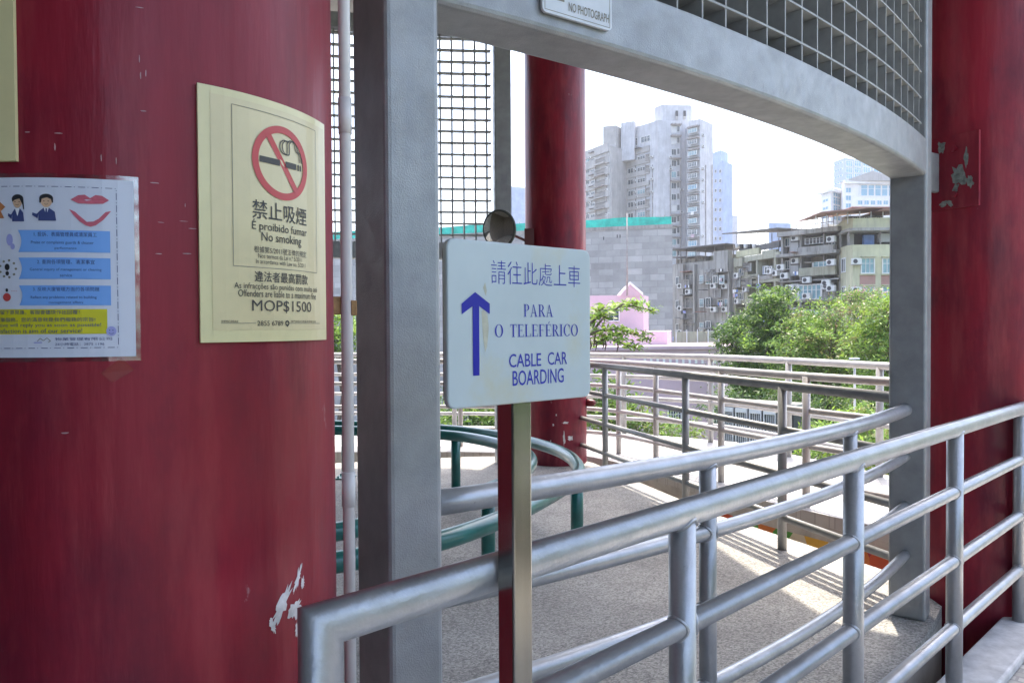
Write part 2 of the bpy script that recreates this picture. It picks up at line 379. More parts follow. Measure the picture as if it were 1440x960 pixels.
# roman capitals with serifs, cap height 1: lists of convex pieces
def roman(ch):
    S = .125; t = .05; P = []
    def q(x0, x1, y0, y1): P.append([(x0, y0), (x1, y0), (x1, y1), (x0, y1)])
    def stem(x, y0=0, y1=1, bot=True, top=True):
        q(x, x + S, y0, y1)
        if bot: q(x - .09, x + S + .09, 0, .035)
        if top: q(x - .09, x + S + .09, .965, 1)
    def arc(cx, cy, rx, ry, ix, iy, a0, a1, n=12):
        for i in range(n):
            A = R(a0 + (a1 - a0) * i / n); B = R(a0 + (a1 - a0) * (i + 1) / n)
            P.append([(cx + ix * math.cos(A), cy + iy * math.sin(A)), (cx + rx * math.cos(A), cy + ry * math.sin(A)),
                      (cx + rx * math.cos(B), cy + ry * math.sin(B)), (cx + ix * math.cos(B), cy + iy * math.sin(B))])
    if ch in 'PR':
        stem(.1, top=False); q(.01, .3, .965, 1); q(.225, .3, .48, .52) if ch == 'P' else q(.225, .34, .47, .51)
        arc(.29, .74, .27, .26, .145, .222, -90, 90); wd = .58
        if ch == 'R': P.append([(.28, .49), (.41, .49), (.68, .035), (.53, .035)]); q(.53, .74, 0, .035); wd = .72
    elif ch == 'A':
        P.append([(.10, 0), (.15, 0), (.365, .96), (.33, 1)]); P.append([(.33, 1), (.38, 1), (.68, 0), (.54, 0)])
        q(.2, .56, .31, .35); q(.0, .25, 0, .035); q(.46, .77, 0, .035); wd = .76
    elif ch == 'T':
        stem(.24, top=False); q(0, .6, .955, 1); q(0, .035, .78, .955); q(.565, .6, .78, .955); wd = .62
    elif ch in 'EFÉ':
        stem(.1); q(.2, .55, .955, 1); q(.52, .555, .8, .955); q(.2, .43, .49, .53); q(.41, .44, .41, .61); wd = .6
        if ch != 'F': q(.2, .57, 0, .045); q(.55, .59, .0, .22); wd = .62
        if ch == 'É': P.append([(.28, 1.06), (.33, 1.06), (.46, 1.22), (.36, 1.22)])
    elif ch == 'L':
        stem(.1); q(.2, .57, 0, .045); q(.55, .59, 0, .24); wd = .62
    elif ch == 'I': stem(.1); wd = .34
    elif ch == 'O': arc(.38, .5, .37, .515, .235, .475, 0, 360, 32); wd = .78
    elif ch == 'C':
        arc(.39, .5, .37, .515, .235, .475, 42, 318, 26); q(.62, .66, .66, .96); wd = .72
    else: wd = .3
    return P, wd
def put_roman(mb, text, box, fmap, off, mi=0, gap=.06, space=.42):
    x = 0; pcs = []
    for ch in text:
        if ch == ' ': x += space; continue
        P, wd = roman(ch)
        pcs += [[(a + x, b) for a, b in p] for p in P]; x += wd + gap
    x -= gap; s0, s1, h0, h1 = box
    for i, p in enumerate(pcs):
        mb.add([fmap(s0 + a / x * (s1 - s0), h0 + b * (h1 - h0), off + (i % 9) * 2e-5) for a, b in p], [tuple(range(len(p)))], mi)

# ================================================================== SETTING
gb = MB(); gb.add([(-900, -300, -9), (900, -300, -9), (900, 1400, -9), (-900, 1400, -9)], [(0, 1, 2, 3)])
struct(gb.build('ground', GROUND))

hm = mat('unseen_hill_green', (.05, .085, .03), .8, var=.5, scale=.8)  # unseen hillside, added only to shape light and reflections from the right
hb_ = MB(); nx_, ny_ = 24, 50; vs_ = []
for i in range(nx_ + 1):
    for j in range(ny_ + 1):
        x = 13 + i * 3.2; y = -60 + j * 2.2; e_ = min(1, (ny_ - j) / 12)
        vs_.append((x + random.uniform(-.8, .8), y + random.uniform(-.8, .8), -9.2 + (11 + 11 * (i / nx_)) * min(1, i / 5) * e_ * (1 if i < nx_ else .3) + random.uniform(-.7, .7) * (i > 0)))
hb_.add(vs_, [(i * (ny_ + 1) + j, (i + 1) * (ny_ + 1) + j, (i + 1) * (ny_ + 1) + j + 1, i * (ny_ + 1) + j + 1) for i in range(nx_) for j in range(ny_)])
struct(hb_.build('unseen_hill', hm))
FL = .07                                             # plaza floor level
PLc = Vector((-.155, 1.67)); PRc = Vector((1.98, 3.60))
ch = PRc - PLc; CL = ch.length; SAG = .12; RA = CL * CL / (8 * SAG) + SAG / 2
un = ch.normalized(); nin = Vector((-un.y, un.x))     # towards the plaza
CEN = (PLc + PRc) / 2 + nin * (RA - SAG)
AL0 = math.atan2(PLc.y - CEN.y, PLc.x - CEN.x); AL1 = math.atan2(PRc.y - CEN.y, PRc.x - CEN.x)
def arcp(t, inset=0.):
    """t 0..1 along the curved portal, inset metres towards the plaza"""
    a = AL0 + (AL1 - AL0) * t; r = RA - inset
    return (CEN.x + r * math.cos(a), CEN.y + r * math.sin(a))
ARCLEN = RA * (AL1 - AL0)
near = [arcp(t, -.03) for t in np.linspace(-.12, 1.10, 16)]
plaza_poly = near + [(2.21, 4.3), (1.55, 5.70), (.86, 7.9), (.62, 8.36), (-.5, 8.36), (-4.2, 7.4), (-5, 4.8), (-4.2, 2.2), (-1.4, 1.55)]
pb = MB(); pb.prism(plaza_poly, -1.0, FL - .05, 1); pb.prism(plaza_poly, FL - .05, FL, 0)
struct(pb.build('plaza_floor', [AGG, FASC]))
jb = MB(); jd = Vector((.872, .489)); jn = Vector((-.489, .872)); a_ = Vector((-1.9, 4.33)); c_ = Vector((1.35, 6.152))
jb.add([(*(a_ - jn * .003), FL + .003), (*(c_ - jn * .003), FL + .003), (*(c_ + jn * .003), FL + .003), (*(a_ + jn * .003), FL + .003)], [(0, 1, 2, 3)])
struct(jb.build('floor_joint', FASCG))
D1 = Vector((.7218, .6922)); N1 = Vector((-D1.y, D1.x)); P0 = Vector((-.2675, 1.037))
def wl(t, s): p = P0 + D1 * t + N1 * s; return (p.x, p.y)
wb = MB(); wb.prism([wl(-7, .06), wl(7.5, .06), wl(7.5, -7), wl(-7, -7)], -.35, 0)
struct(wb.build('walkway', WALKT))
kb = MB(); kb.prism([wl(-.6, .075), wl(7.5, .075), wl(7.5, -.11), wl(-.6, -.11)], .004, .05)
struct(bevel(kb.build('walkway_kerb', KERB), .012))
inner = [(-6, 8.85), (-.57, 8.68), (.70, 8.50), (1.05, 8.05), (2.09, 6.1), (2.68, 5.2), (4.4, 2.9)]
outer = [(5.4, 4.0), (4.45, 5.3), (3.65, 7.0), (2.75, 9.3), (1.15, 10.45), (-.5, 11.0), (-6, 11.2)]
rb = MB(); rb.prism(inner + outer, -.02, FL, 0); rb.prism(inner + outer, -.13, -.021, 1)
struct(rb.build('ramp', [RAMPT, FASCG]))
# dark void floor between the decks
vb = MB(); vb.add([(-8, -6, -1.4), (7, -6, -1.4), (7, 12, -1.4), (-8, 12, -1.4)], [(0, 1, 2, 3)])
struct(vb.build('lower_path', FASCG))
# pavilion roof, unseen; outline and walkway part shaped to place the shade
ro = MB(); ro.prism([(1.5, -5), (3.1, 1.0), (3.35, 4.6), (2.8, 5.2), (2.18, 5.63), (1.99, 6.66), (1.73, 8.5), (1.28, 9.16), (.03, 9.7), (-9, 9.85), (-9, -5)], 5.30, 5.55)
struct(ro.build('roof', CEIL))

# unseen wall added beside and behind the walkway to block light from the left
st = thing('light_block_wall', 'dark wall added out of view left of the walkway to block light', 'wall', (-2.0, -2, 0))
b = MB(); b.prism([(-1.75, -4.9), (-1.75, .55), (-2.0, .55), (-2.0, -4.9)], .002, 5.29); b.prism([(-2.0, .551), (-4.6, 2.6), (-4.8, 7.2), (-5.05, 7.2), (-4.85, 2.5), (-2.2, .4)], -1, 5.29, 1); b.prism([(-1.74, -4.9), (.3, -4.9), (.3, -4.65), (-1.74, -4.65)], .002, 5.29); b.build('wall', [DARKWALL, INNER], st)
# ================================================================== COLUMNS
def column(x, y, r, label, z0=-1.4, z1=5.7):
    t = thing('red_column', label, 'column', (x, y, z0), 'red round columns of the pavilion')
    b = MB(); n = 96
    zs = np.linspace(z0, z1, 9)
    vs = [(x + r * math.cos(2 * math.pi * k / n), y + r * math.sin(2 * math.pi * k / n), z) for z in zs for k in range(n)]
    fs = [(i * n + k, i * n + (k + 1) % n, (i + 1) * n + (k + 1) % n, (i + 1) * n + k) for i in range(len(zs) - 1) for k in range(n)]
    b.add(vs, fs, 0, True); b.add([vs[-n + k] for k in range(n)], [tuple(range(n))]); b.build('shaft', RED, t)
    return t
LC = Vector((-.66, 1.35)); LR = .332
colL = column(LC.x, LC.y, LR, 'large red column at the left edge carrying the paper notices')
RC = Vector((2.50, 4.05)); RR = .335
colR = column(RC.x, RC.y, RR, 'red column at the right edge behind the railing with a steel plate')
BC = Vector((.47, 8.05)); BR = .322
colB = column(BC.x, BC.y, BR, 'red column in the background behind the direction sign', z0=FL)
def cylmap(c, r):
    def f(s, h, off): a = s / r; q = r + off; return (c.x + q * math.sin(a), c.y - q * math.cos(a), h)
    return f
LM = cylmap(LC, LR)
def blob(cx, cy, rx, ry, n=14, jag=.35, rot=0):
    out = []
    for i in range(n):
        a = 2 * math.pi * i / n; k = 1 + random.uniform(-jag, jag)
        x, y = rx * k * math.cos(a), ry * k * math.sin(a)
        out.append((cx + x * math.cos(rot) - y * math.sin(rot), cy + x * math.sin(rot) + y * math.cos(rot)))
    return out
# chipped paint near the railing corner
cb = MB()
for a in [(.355, 1.062, .034, .010, 1.0), (.392, 1.093, .020, .005, 1.15), (.336, 1.035, .012, .005, 1.9), (.405, 1.083, .004, .009, 0), (.385, 1.045, .016, .012, .9), (.388, 1.01, .004, .010, 0)]:
    poly2(cb, blob(a[0], a[1], a[2], a[3], 30, .38, a[4]), LM, .0009 + random.random() * 2e-4)
cb.build('paint_chip', CHIP, colL)
cb = MB()
for i in range(20):   # thin scuffs, tape residue lines
    s, h = random.choice([(-.01 + random.random() * .08, 1.755 + random.uniform(-.012, .012)), (.155 + random.uniform(-.004, .004), 1.78 + random.random() * .2),
                          (random.uniform(-.02, .22), 1.72 + random.uniform(-.02, .02)), 
                          (.17 + random.random() * .05, random.uniform(1.6, 1.68)), (random.uniform(-.05, .35), random.uniform(.95, 1.45))])
    hor = random.random() < .55
    poly2(cb, blob(s, h, (.007 if hor else .0012) * random.uniform(.4, 1), (.0011 if hor else .006) * random.uniform(.4, 1), 9, .25), LM, .0006 + i * 1e-5)
cb.build('scuff_marks', mat('scuffed_paint', (.38, .25, .26), .6, var=.3, scale=60), colL)
tb = MB(); poly2(tb, [(.098, 1.441), (.123, 1.462), (.139, 1.445), (.112, 1.428)], LM, .0007); tb.build('tape_remnant', REDTAPE, colL)

cb = MB(); BMAP = cylmap(BC, BR)
for (s_, h_, rx, ry) in [(.06, .36, .012, .07), (.075, .52, .03, .012), (.13, .36, .03, .022), (.05, .22, .01, .05), (-.05, .5, .008, .012), (-.08, .33, .006, .014), (-.02, .6, .006, .01)]: poly2(cb, blob(s_, h_, rx, ry, 18, .35), BMAP, .002 + random.random() * 3e-4)
cb.build('paint_chip', CHIP, colB)
# ------------------------------------------------ no smoking notice
nz = thing('no_smoking_notice', 'cream no smoking notice curved round the left red column', 'notice', LM(.354, 1.481, 0))
def curved_panel(mb, s0, s1, h0, h1, fmap, o0, o1, n=14):
    S = np.linspace(s0, s1, n + 1); vs = []
    for s in S: vs += [fmap(s, h0, o0), fmap(s, h1, o0), fmap(s, h0, o1), fmap(s, h1, o1)]
    fs = []
    for i in range(n):
        a, b = 4 * i, 4 * (i + 1)
        fs += [(a + 2, b + 2, b + 3, a + 3), (a, a + 1, b + 1, b), (a + 1, a + 3, b + 3, b + 1), (a, b, b + 2, a + 2)]
    fs += [(0, 2, 3, 1), (4 * n, 4 * n + 1, 4 * n + 3, 4 * n + 2)]
    mb.add(vs, fs)
b = MB(); curved_panel(b, .224, .4845, 1.481, 1.853, LM, .001, .007); b.build('panel', PLATE, nz)
b = MB(); rect2(b, .241, .478, 1.4985, 1.842, LM, .0076, 0, 12); ps = b.build('poster', POSTER, nz)
b = MB()
for (p, q) in [((.272, 1.594), (.446, 1.594)), ((.272, 1.832), (.446, 1.832))]:
    rect2(b, p[0], q[0], p[1] - .0005, p[1] + .0005, LM, .0082, 0, 10)
for s in (.272, .446): rect2(b, s - .0005, s + .0005, 1.594, 1.832, LM, .0084)
for (s0, s1, h0, h1) in [(.2525, .307, 1.5087, 1.5095), (.371, .455, 1.5087, 1.5095)]: rect2(b, s0, s1, h0, h1, LM, .0082, 0, 4)
b.build('border_line', GREYINK, nz)
cs, chh = .3605, 1.760; SX = .985
b = MB(); ring2(b, cs, chh, .0575, .0465, LM, .0088, 0, n=64)
a45 = R(-54); d_ = (math.cos(a45), math.sin(a45))
stroke2(b, [(cs - d_[0] * .05, chh - d_[1] * .05), (cs + d_[0] * .05, chh + d_[1] * .05)], .0105, LM, .0092)
# cigarette
rect2(b, cs - .044, cs - .006, chh - .005, chh + .0045, LM, .0085, 1, 4); rect2(b, cs + .006, cs + .030, chh - .005, chh + .0045, LM, .0085, 1, 3)
rect2(b, cs + .033, cs + .0365, chh - .005, chh + .0045, LM, .0085, 1); rect2(b, cs + .039, cs + .042, chh - .005, chh + .0045, LM, .0085, 1)
for k in (0, 1):
    ox = .005 * k
    pts = ell(cs + .004 + ox, chh + .026, .010, .011, 14, 60, 300) + ell(cs + .018 + ox, chh + .030, .009, .009, 12, 200, -10) + ell(cs + .030 + ox, chh + .016, .0075, .008, 8, 90, 0) + [(cs + .0375 + ox, chh + .008)]
    stroke2(b, pts, .0017, LM, .0086 + k * 1e-4, 1)
b.build('prohibition_symbol', [REDINK, INK], nz)
b = MB()
for txt, bx, bold in [('禁止吸煙', (.3025, .4155, 1.668, 1.6965), .006), ('É proibido fumar', (.302, .416, 1.6475, 1.667), .005), ('No smoking', (.318, .401, 1.631, 1.6485), .005),
                      ('根據第5/2011號法律的規定', (.305, .414, 1.6165, 1.6265), 0), ('Nos termos da Lei n.º 5/2011', (.312, .402, 1.6085, 1.6155), 0),
                      ('In accordance with Law no. 5/2011', (.308, .411, 1.600, 1.6067), 0), ('違法者最高罰款', (.305, .417, 1.572, 1.5885), .01),
                      ('As infracções são punidas com multa até', (.2727, .446, 1.5585, 1.570), .004), ('Offenders are liable to a maximum fine', (.2785, .442, 1.549, 1.5595), .004),
                      ('MOP$1500', (.3005, .4265, 1.525, 1.5445), .0), ('2855 6789', (.309, .3575, 1.5052, 1.5128), .004), ('控煙熱線及舉報專線', (.2527, .278, 1.510, 1.5135), 0),
                      ('澳門特別行政區政府衛生局', (.3735, .44, 1.510, 1.5140), 0)]:
    put_text(b, txt, bx, LM, .0084 if 'MOP' not in txt else .0085, 0, bold=bold)
ring2(b, .366, 1.5092, .0045, .0022, LM, .0085, 0, n=16); rect2(b, .3645, .3675, 1.5035, 1.507, LM, .0086)
b.build('lettering', INK, nz)

# ------------------------------------------------ laminated service notice
sn = thing('service_notice', 'laminated white service notice with blue and yellow boxes on left red column', 'notice', LM(-.03, 1.4635, 0))
b = MB(); curved_panel(b, -.205, .1415, 1.4635, 1.7055, LM, .0012, .0018, 18); b.build('paper', PAPER, sn)
b = MB(); curved_panel(b, -.211, .1475, 1.4575, 1.7115, LM, .0003, .0009, 18); b.build('laminate', FILM, sn)
b = MB()
x = -.19
while x < .115:
    for h in (1.6935, 1.4762): rect2(b, x, x + .0085, h - .0004, h + .0004, LM, .0022); rect2(b, x + .0115, x + .0125, h - .0004, h + .0004, LM, .0022)
    x += .0165
h = 1.480
while h < 1.69:
    rect2(b, .1198, .1206, h, min(h + .0095, 1.6935), LM, .0023); rect2(b, .1198, .1206, h + .012, h + .0132, LM, .0023); h += .0165
b.build('dashed_border', NAVY, sn)
b = MB()
for i, (h0, h1) in enumerate([(1.6055, 1.635), (1.5693, 1.598), (1.5338, 1.5607)]):
    rect2(b, .0025, .112, h0, h1, LM, .0024, 0, 10)
    for k in range(8):
        ya, yb = h1 + (h0 - h1) * k / 8, h1 + (h0 - h1) * (k + 1) / 8; xa, xb = [-.003 + .0042 * math.sin(math.pi * q / 8) for q in (k, k + 1)]
        b.add([LM(xb, yb, .0024), LM(.0025, yb, .0024), LM(.0025, ya, .0024), LM(xa, ya, .0024)], [(0, 1, 2, 3)])
b.build('blue_box', LBLUE, sn)
b = MB(); rect2(b, -.14, .107, 1.495, 1.5287, LM, .0024, 0, 8); b.build('yellow_box', YEL, sn)
b = MB()
for txt, bx, bold in [('1. 投訴、表揚管理員或清潔員工', (.018, .096, 1.6265, 1.6325), .0), ('Praise or complaints guards & cleaner', (.014, .092, 1.6155, 1.6205), .0), ('performance', (.044, .071, 1.6085, 1.6125), .0),
                      ('2. 查詢各項管理、清潔事宜', (.0215, .093, 1.5895, 1.5955), .0), ('General inquiry of management or cleaning', (.012, .101, 1.5795, 1.584), .0), ('service', (.050, .065, 1.5725, 1.576), .0),
                      ('3. 反映大廈管理方面的各項問題', (.0155, .098, 1.553, 1.5585), .0), ('Reflect any problems related to building', (.0125, .0945, 1.5420, 1.5465), .0), ('management affairs', (.0355, .078, 1.5355, 1.5393), .0),
                      ('請留下意見後，客服會儘快作出回覆！', (-.036, .0735, 1.5215, 1.5275), .0), ('誠摯服務，您的滿意就是我們服務的宗旨!', (-.036, .0925, 1.5115, 1.5175), .0),
                      ('Our representative will reply you as soon as possible!', (-.085, .0995, 1.5035, 1.5098), .0), ('Your satisfaction is aim of our service!', (-.062, .0765, 1.4965, 1.5025), .0),
                      ('物業管理有限公司', (.0425, .1125, 1.4862, 1.4903), 0), ('24小時電話：2875 1196', (.0425, .103, 1.4793, 1.4833), 0)]:
    put_text(b, txt, bx, LM, .0027, 0, bold=bold)
b.build('lettering', NAVY, sn)
b = MB()     # picture of the smiling mouth
up = [(.0645, 1.6765), (.074, 1.6825), (.082, 1.6835), (.0885, 1.6790), (.095, 1.6835), (.103, 1.6828), (.1115, 1.6770), (.104, 1.6720), (.0885, 1.6712), (.074, 1.6715)]
lo_ = [(.0625, 1.6635), (.070, 1.6555), (.079, 1.6485), (.0885, 1.6465), (.098, 1.6492), (.107, 1.6560), (.1138, 1.6622), (.1085, 1.6612), (.098, 1.6515), (.0885, 1.6490), (.079, 1.6505), (.0705, 1.6595)]
lo_ = [(.0625, 1.6635), (.0672, 1.6565), (.075, 1.6475), (.083, 1.6418), (.0885, 1.6403), (.095, 1.6425), (.104, 1.6500), (.110, 1.6575), (.1138, 1.6625), (.107, 1.6608), (.0985, 1.6515), (.092, 1.6475), (.0885, 1.6472), (.084, 1.6468), (.0755, 1.6545), (.070, 1.6600)]
poly2(b, up, LM, .0025); poly2(b, lo_, LM, .0026); b.build('lips_picture', PINKINK, sn)
def clip_person(nm, cx, top, woman):
    b = MB(); k = .0011
    poly2(b, ell(cx, top - .0095, .0072 if not woman else .0060, .0085, 20), LM, .0026, 0)
    if woman:
        poly2(b, ell(cx + .0005, top - .006, .0078, .0062, 14, 5, 185) + [(cx - .0066, top - .010), (cx - .003, top - .007), (cx + .003, top - .0055), (cx + .0066, top - .013), (cx + .0078, top - .020), (cx + .009, top - .020)], LM, .0029, 1)
    else:
        poly2(b, ell(cx, top - .006, .0088, .0060, 14, 0, 180) + [(cx - .0085, top - .012), (cx - .0068, top - .012), (cx - .0055, top - .0065), (cx + .001, top - .0048), (cx + .006, top - .0072), (cx + .0072, top - .012), (cx + .0086, top - .012)], LM, .0029, 1)
    wd = .0105 if not woman else .0075
    poly2(b, [(cx - wd, top - .036), (cx - wd * .95, top - .024), (cx - .003, top - .0185), (cx + .003, top - .0185), (cx + wd, top - .024), (cx + wd * 1.15, top - .036)], LM, .0027, 2)
    poly2(b, [(cx - wd * .9, top - .024), (cx - wd * 1.1, top - .033), (cx - wd * 1.75, top - .0285), (cx - wd * 1.7, top - .025), (cx - wd * 1.2, top - .027)], LM, .00275, 2)
    poly2(b, [(cx - .0032, top - .0185), (cx + .0032, top - .0185), (cx, top - .029)], LM, .0030, 3)
    if not woman: poly2(b, [(cx - .001, top - .0195), (cx + .001, top - .0195), (cx + .0014, top - .030), (cx, top - .033), (cx - .0014, top - .030)], LM, .0032, 4)
    for e in (-.0028, .0028): poly2(b, ell(cx + e, top - .0098, .0009, .0006, 8), LM, .0032, 1)
    stroke2(b, ell(cx, top - .0125, .0022, .0018, 6, 200, 340), .0005, LM, .0032, 1)
    b.build(nm, [SKIN, BLACKI, NAVY, WHITEI, NAVY], sn)
clip_person('man_picture', .0345, 1.6835, False); clip_person('woman_picture', -.0030, 1.6825, True)
b = MB(); poly2(b, [(-.030, 1.676), (-.026, 1.672), (-.0195, 1.6660), (-.026, 1.6605), (-.0215, 1.651), (-.040, 1.651), (-.040, 1.676)], LM, .0026)
b.build('orange_figure', mat('printed_orange', (.45, .18, .07), .45), sn)
b = MB()
for (s, h, rx, ry, mi) in [(-.0145, 1.622, .0045, .008, 0), (-.0105, 1.613, .003, .004, 0), (-.0185, 1.5855, .0035, .0045, 1), (-.0185, 1.577, .0025, .003, 1), (-.0195, 1.5545, .0018, .0024, 1), (-.0195, 1.545, .0055, .0055, 2)]:
    poly2(b, ell(s, h, rx, ry, 14), LM, .0026 + mi * 1e-4, mi)
for k in range(9):
    a = 2 * math.pi * k / 9; poly2(b, ell(-.0175 + .011 * math.cos(a), 1.583 + .0115 * math.sin(a), .0018, .0016, 8), LM, .0028, 3)
for k in range(3): rect2(b, -.0135 + k * .003, -.0115 + k * .003, 1.5530, 1.5534, LM, .0028, 2)
b.build('small_icon', [LILAC, BLACKI, REDINK, GREYINK], sn)
b = MB(); poly2(b, ell(.1118, 1.4985, .0062, .0066, 24), LM, .0029, 0)
for e in (-.002, .002): poly2(b, ell(.1118 + e, 1.4998, .0007, .0009, 8), LM, .0032, 1)
stroke2(b, ell(.1118, 1.4978, .0032, .0028, 8, 200, 340), .0006, LM, .0032, 1)
b.build('smiley_stamp', [LILAC, NAVY], sn)
b = MB(); stroke2(b, [(.020, 1.4855), (.024, 1.4895), (.028, 1.4862), (.0325, 1.490), (.037, 1.4858), (.034, 1.4838)], .0008, LM, .0029, 2); rect2(b, .0155, .026, 1.4828, 1.4843, LM, .0029, 0)
b.build('company_logo', [LILAC, NAVY, GREYINK], sn)
# cream plate cut by the left frame edge
cp = thing('cream_plate', 'plain edge of a cream plate at the top left of the left column', 'notice', LM(-.1, 1.7266, 0))
b = MB(); curved_panel(b, -.26, -.0012, 1.7266, 2.10, LM, .001, .007, 12); b.build('panel', PLATE, cp)

# ------------------------------------------------ conduit on the column
pp = thing('white_conduit', 'thin white plastic pipe running up beside the left red column', 'pipe', (-.328, 1.50, -.3))
b = MB(); b.tube([(-.328, 1.50, -.3), (-.328, 1.50, 5.29)], .0118, 20); b.build('pipe', PVC, pp)
for z in (1.145, 1.885): b = MB(); b.tube([(-.328, 1.50, z), (-.328, 1.50, z + .07)], .0134, 20); b.build('coupling', PVC, pp)
b = MB(); dv = (LC - Vector((-.328, 1.5))).normalized(); pv = Vector((-dv.y, dv.x))
q = Vector((-.328, 1.5)) - dv * .014 - pv * .016
b.obox((q.x, q.y, 1.528), (dv.x * .052, dv.y * .052, 0), (pv.x * .010, pv.y * .010, 0), (0, 0, .036))
q = Vector((-.328, 1.5)) - dv * .018 - pv * .018
b.obox((q.x, q.y, 1.526), (dv.x * .012, dv.y * .012, 0), (pv.x * .03, pv.y * .03, 0), (0, 0, .030))
bevel(b.build('clip', RUSTCLIP, pp), .002)

# ================================================================== PORTAL FRAMES
BEAM0, BEAM1, FTOP = 2.215, 2.385, 4.40
def portal(label, arcf, alen, dep, pw, floor, cell, ngap, top=FTOP, cellh=.12, rowh0=None, dl=None, gd=.12, th=.0034):
    p0 = arcf(0, 0); t = thing('portal_frame', label, 'frame', (*p0, floor), 'grey steel portal frames between the columns')
    for (ta, tb, dd) in ((-pw / alen, 0, dl or dep), (1, 1 + pw / alen, dep)):
        A, B_ = arcf(ta, 0), arcf(tb, 0); Cc, Dd = arcf(tb, dd), arcf(ta, dd)
        b = MB(); b.prism([A, B_, Cc, Dd], floor, top); bevel(b.build('post', GREY, t), .014, 3)
    b = MB(); n = 28
    def beam(z0, z1):
        rr = .016; prof = [(0, z1 - .004), (.004, z1), (dep - .004, z1), (dep, z1 - .004), (dep, z0 + rr)]
        prof += [(dep - rr + rr * math.cos(a), z0 + rr - rr * math.sin(a)) for a in (R(30), R(60), R(90))]
        prof += [(rr - rr * math.sin(a), z0 + rr - rr * math.cos(a)) for a in (0, R(30), R(60), R(90))]
        k = len(prof); vs = []
        for i in range(n + 1):
            for (ins, z) in prof: x, y = arcf(i / n, ins + .003); vs.append((x, y, z))
        fs = [(i * k + j, (i + 1) * k + j, (i + 1) * k + (j + 1) % k, i * k + (j + 1) % k) for i in range(n) for j in range(k)]
        b.add(vs, fs, 0, False)
    beam(BEAM0, BEAM1); bm_ = b.build('beam', SOFF, t)
    b = MB(); beam(top - .15, top - .002); b.build('top_beam', SOFF, t)
    # egg-crate grille of flat bars, set between the beams
    b = MB(); g0 = .022; z0 = BEAM1 - .006; z1 = top - .14
    nb = int((alen - ngap) / cell)
    for i in range(nb):
        tt = 1 - (ngap + i * cell) / alen
        if tt < .01: break
        h = th / alen
        b.prism([arcf(tt - h, g0), arcf(tt + h, g0), arcf(tt + h, g0 + gd), arcf(tt - h, g0 + gd)], z0, z1)
    z = rowh0 or BEAM1 + .075; tmax = 1 - (ngap - .045) / alen; ns = 24
    while z < z1:
        for i in range(ns):
            a, c = tmax * i / ns, tmax * (i + 1) / ns
            q = [arcf(a, g0 - .002), arcf(c, g0 - .002), arcf(c, g0 + gd + .002), arcf(a, g0 + gd + .002)]
            b.add([(*p, z - th) for p in q] + [(*p, z + th) for p in q], [(0, 3, 2, 1), (4, 5, 6, 7), (0, 1, 5, 4), (2, 3, 7, 6)] + ([(3, 0, 4, 7)] if i == 0 else []) + ([(1, 2, 6, 5)] if i == ns - 1 else []))
        z += cellh
    b.build('grille', GRILLE, t)
    return t
pf = portal('near grey curved portal frame arching over the railing, with a deep grid above', arcp, ARCLEN, .165, .13, FL, .113, .075, rowh0=2.455, dl=.20)
# far portal: from the back column to the left
fa = Vector((-2.95, 7.30)); fbp = Vector((-.165, 7.86)); fc = fbp - fa; fL = fc.length; fu = fc.normalized(); fn = Vector((fu.y, -fu.x))
def farc(t, inset):
    s = t - .5; bul = .10 * (1 - 4 * s * s)
    p = fa + fc * t - fn * (-(bul) ) * -1 if False else fa + fc * t - fn * (bul * -1 if False else -bul) * -1
    p = fa + fc * t - fn * bul * 0 + Vector((-fn.x, -fn.y)) * (bul + .14 - inset)
    return (p.x, p.y)
pf2 = portal('far grey portal frame with an open grid, seen left of the background column', farc, fL, .14, .17, FL, .12, .07, top=4.69, rowh0=2.47, gd=.05, th=.0072)

# steel plate on right column facing the frame, with bolts
tgt = Vector(arcp(1.03, .08)); dv = (tgt - RC).normalized(); tv = Vector((-dv.y, dv.x))
if tv.x < 0: tv = -tv
b = MB(); c0 = RC + dv * (RR - .012); q = c0 - tv * .13; hz0, hz1 = 2.09, 2.46
b.obox((q.x, q.y, hz0), (tv.x * .30, tv.y * .30, 0), (dv.x * .016, dv.y * .016, 0), (0, 0, hz1 - hz0)); bplt = b.build('bracket_plate', RED, colR)
PM = lambda s, h, off: (c0.x + tv.x * s + dv.x * (.016 + off), c0.y + tv.y * s + dv.y * (.016 + off), h)
b = MB()
for (s, h, rx, ry, rt) in [(.075, 2.25, .035, .05, .3), (.11, 2.33, .010, .045, 0), (.13, 2.21, .014, .03, .3), (.055, 2.18, .012, .035, -.4), (.0, 2.12, .02, .014, .5), (-.01, 2.41, .02, .03, .2), (.03, 2.12, .012, .02, .6)]:
    poly2(b, blob(s, h, rx, ry, 16, .35, rt), PM, .0012 + random.random() * 3e-4)
b.build('bare_patch', GALV, colR, bplt)
for h in (2.16, 2.39):
    b = MB(); p = Vector(PM(.052, h, 0)); b.tube([p, p + Vector((dv.x, dv.y, 0)) * .014], .017, 6, smooth=False); b.build('bolt', RED, colR, bplt)
b = MB(); p = Vector(arcp(1.0 + .13 / ARCLEN, .02)); b.prism([arcp(1 + .128 / ARCLEN, .03), arcp(1 + .17 / ARCLEN, .03), arcp(1 + .17 / ARCLEN, .15), arcp(1 + .128 / ARCLEN, .15)], 2.14, 2.41)
p2 = c0 + dv * .016
b.obox((p2.x - tv.x * .05, p2.y - tv.y * .05, 2.18), (dv.x * .16, dv.y * .16, 0), (tv.x * .03, tv.y * .03, 0), (0, 0, .2))
bevel(b.build('flange', GREY, pf), .008)

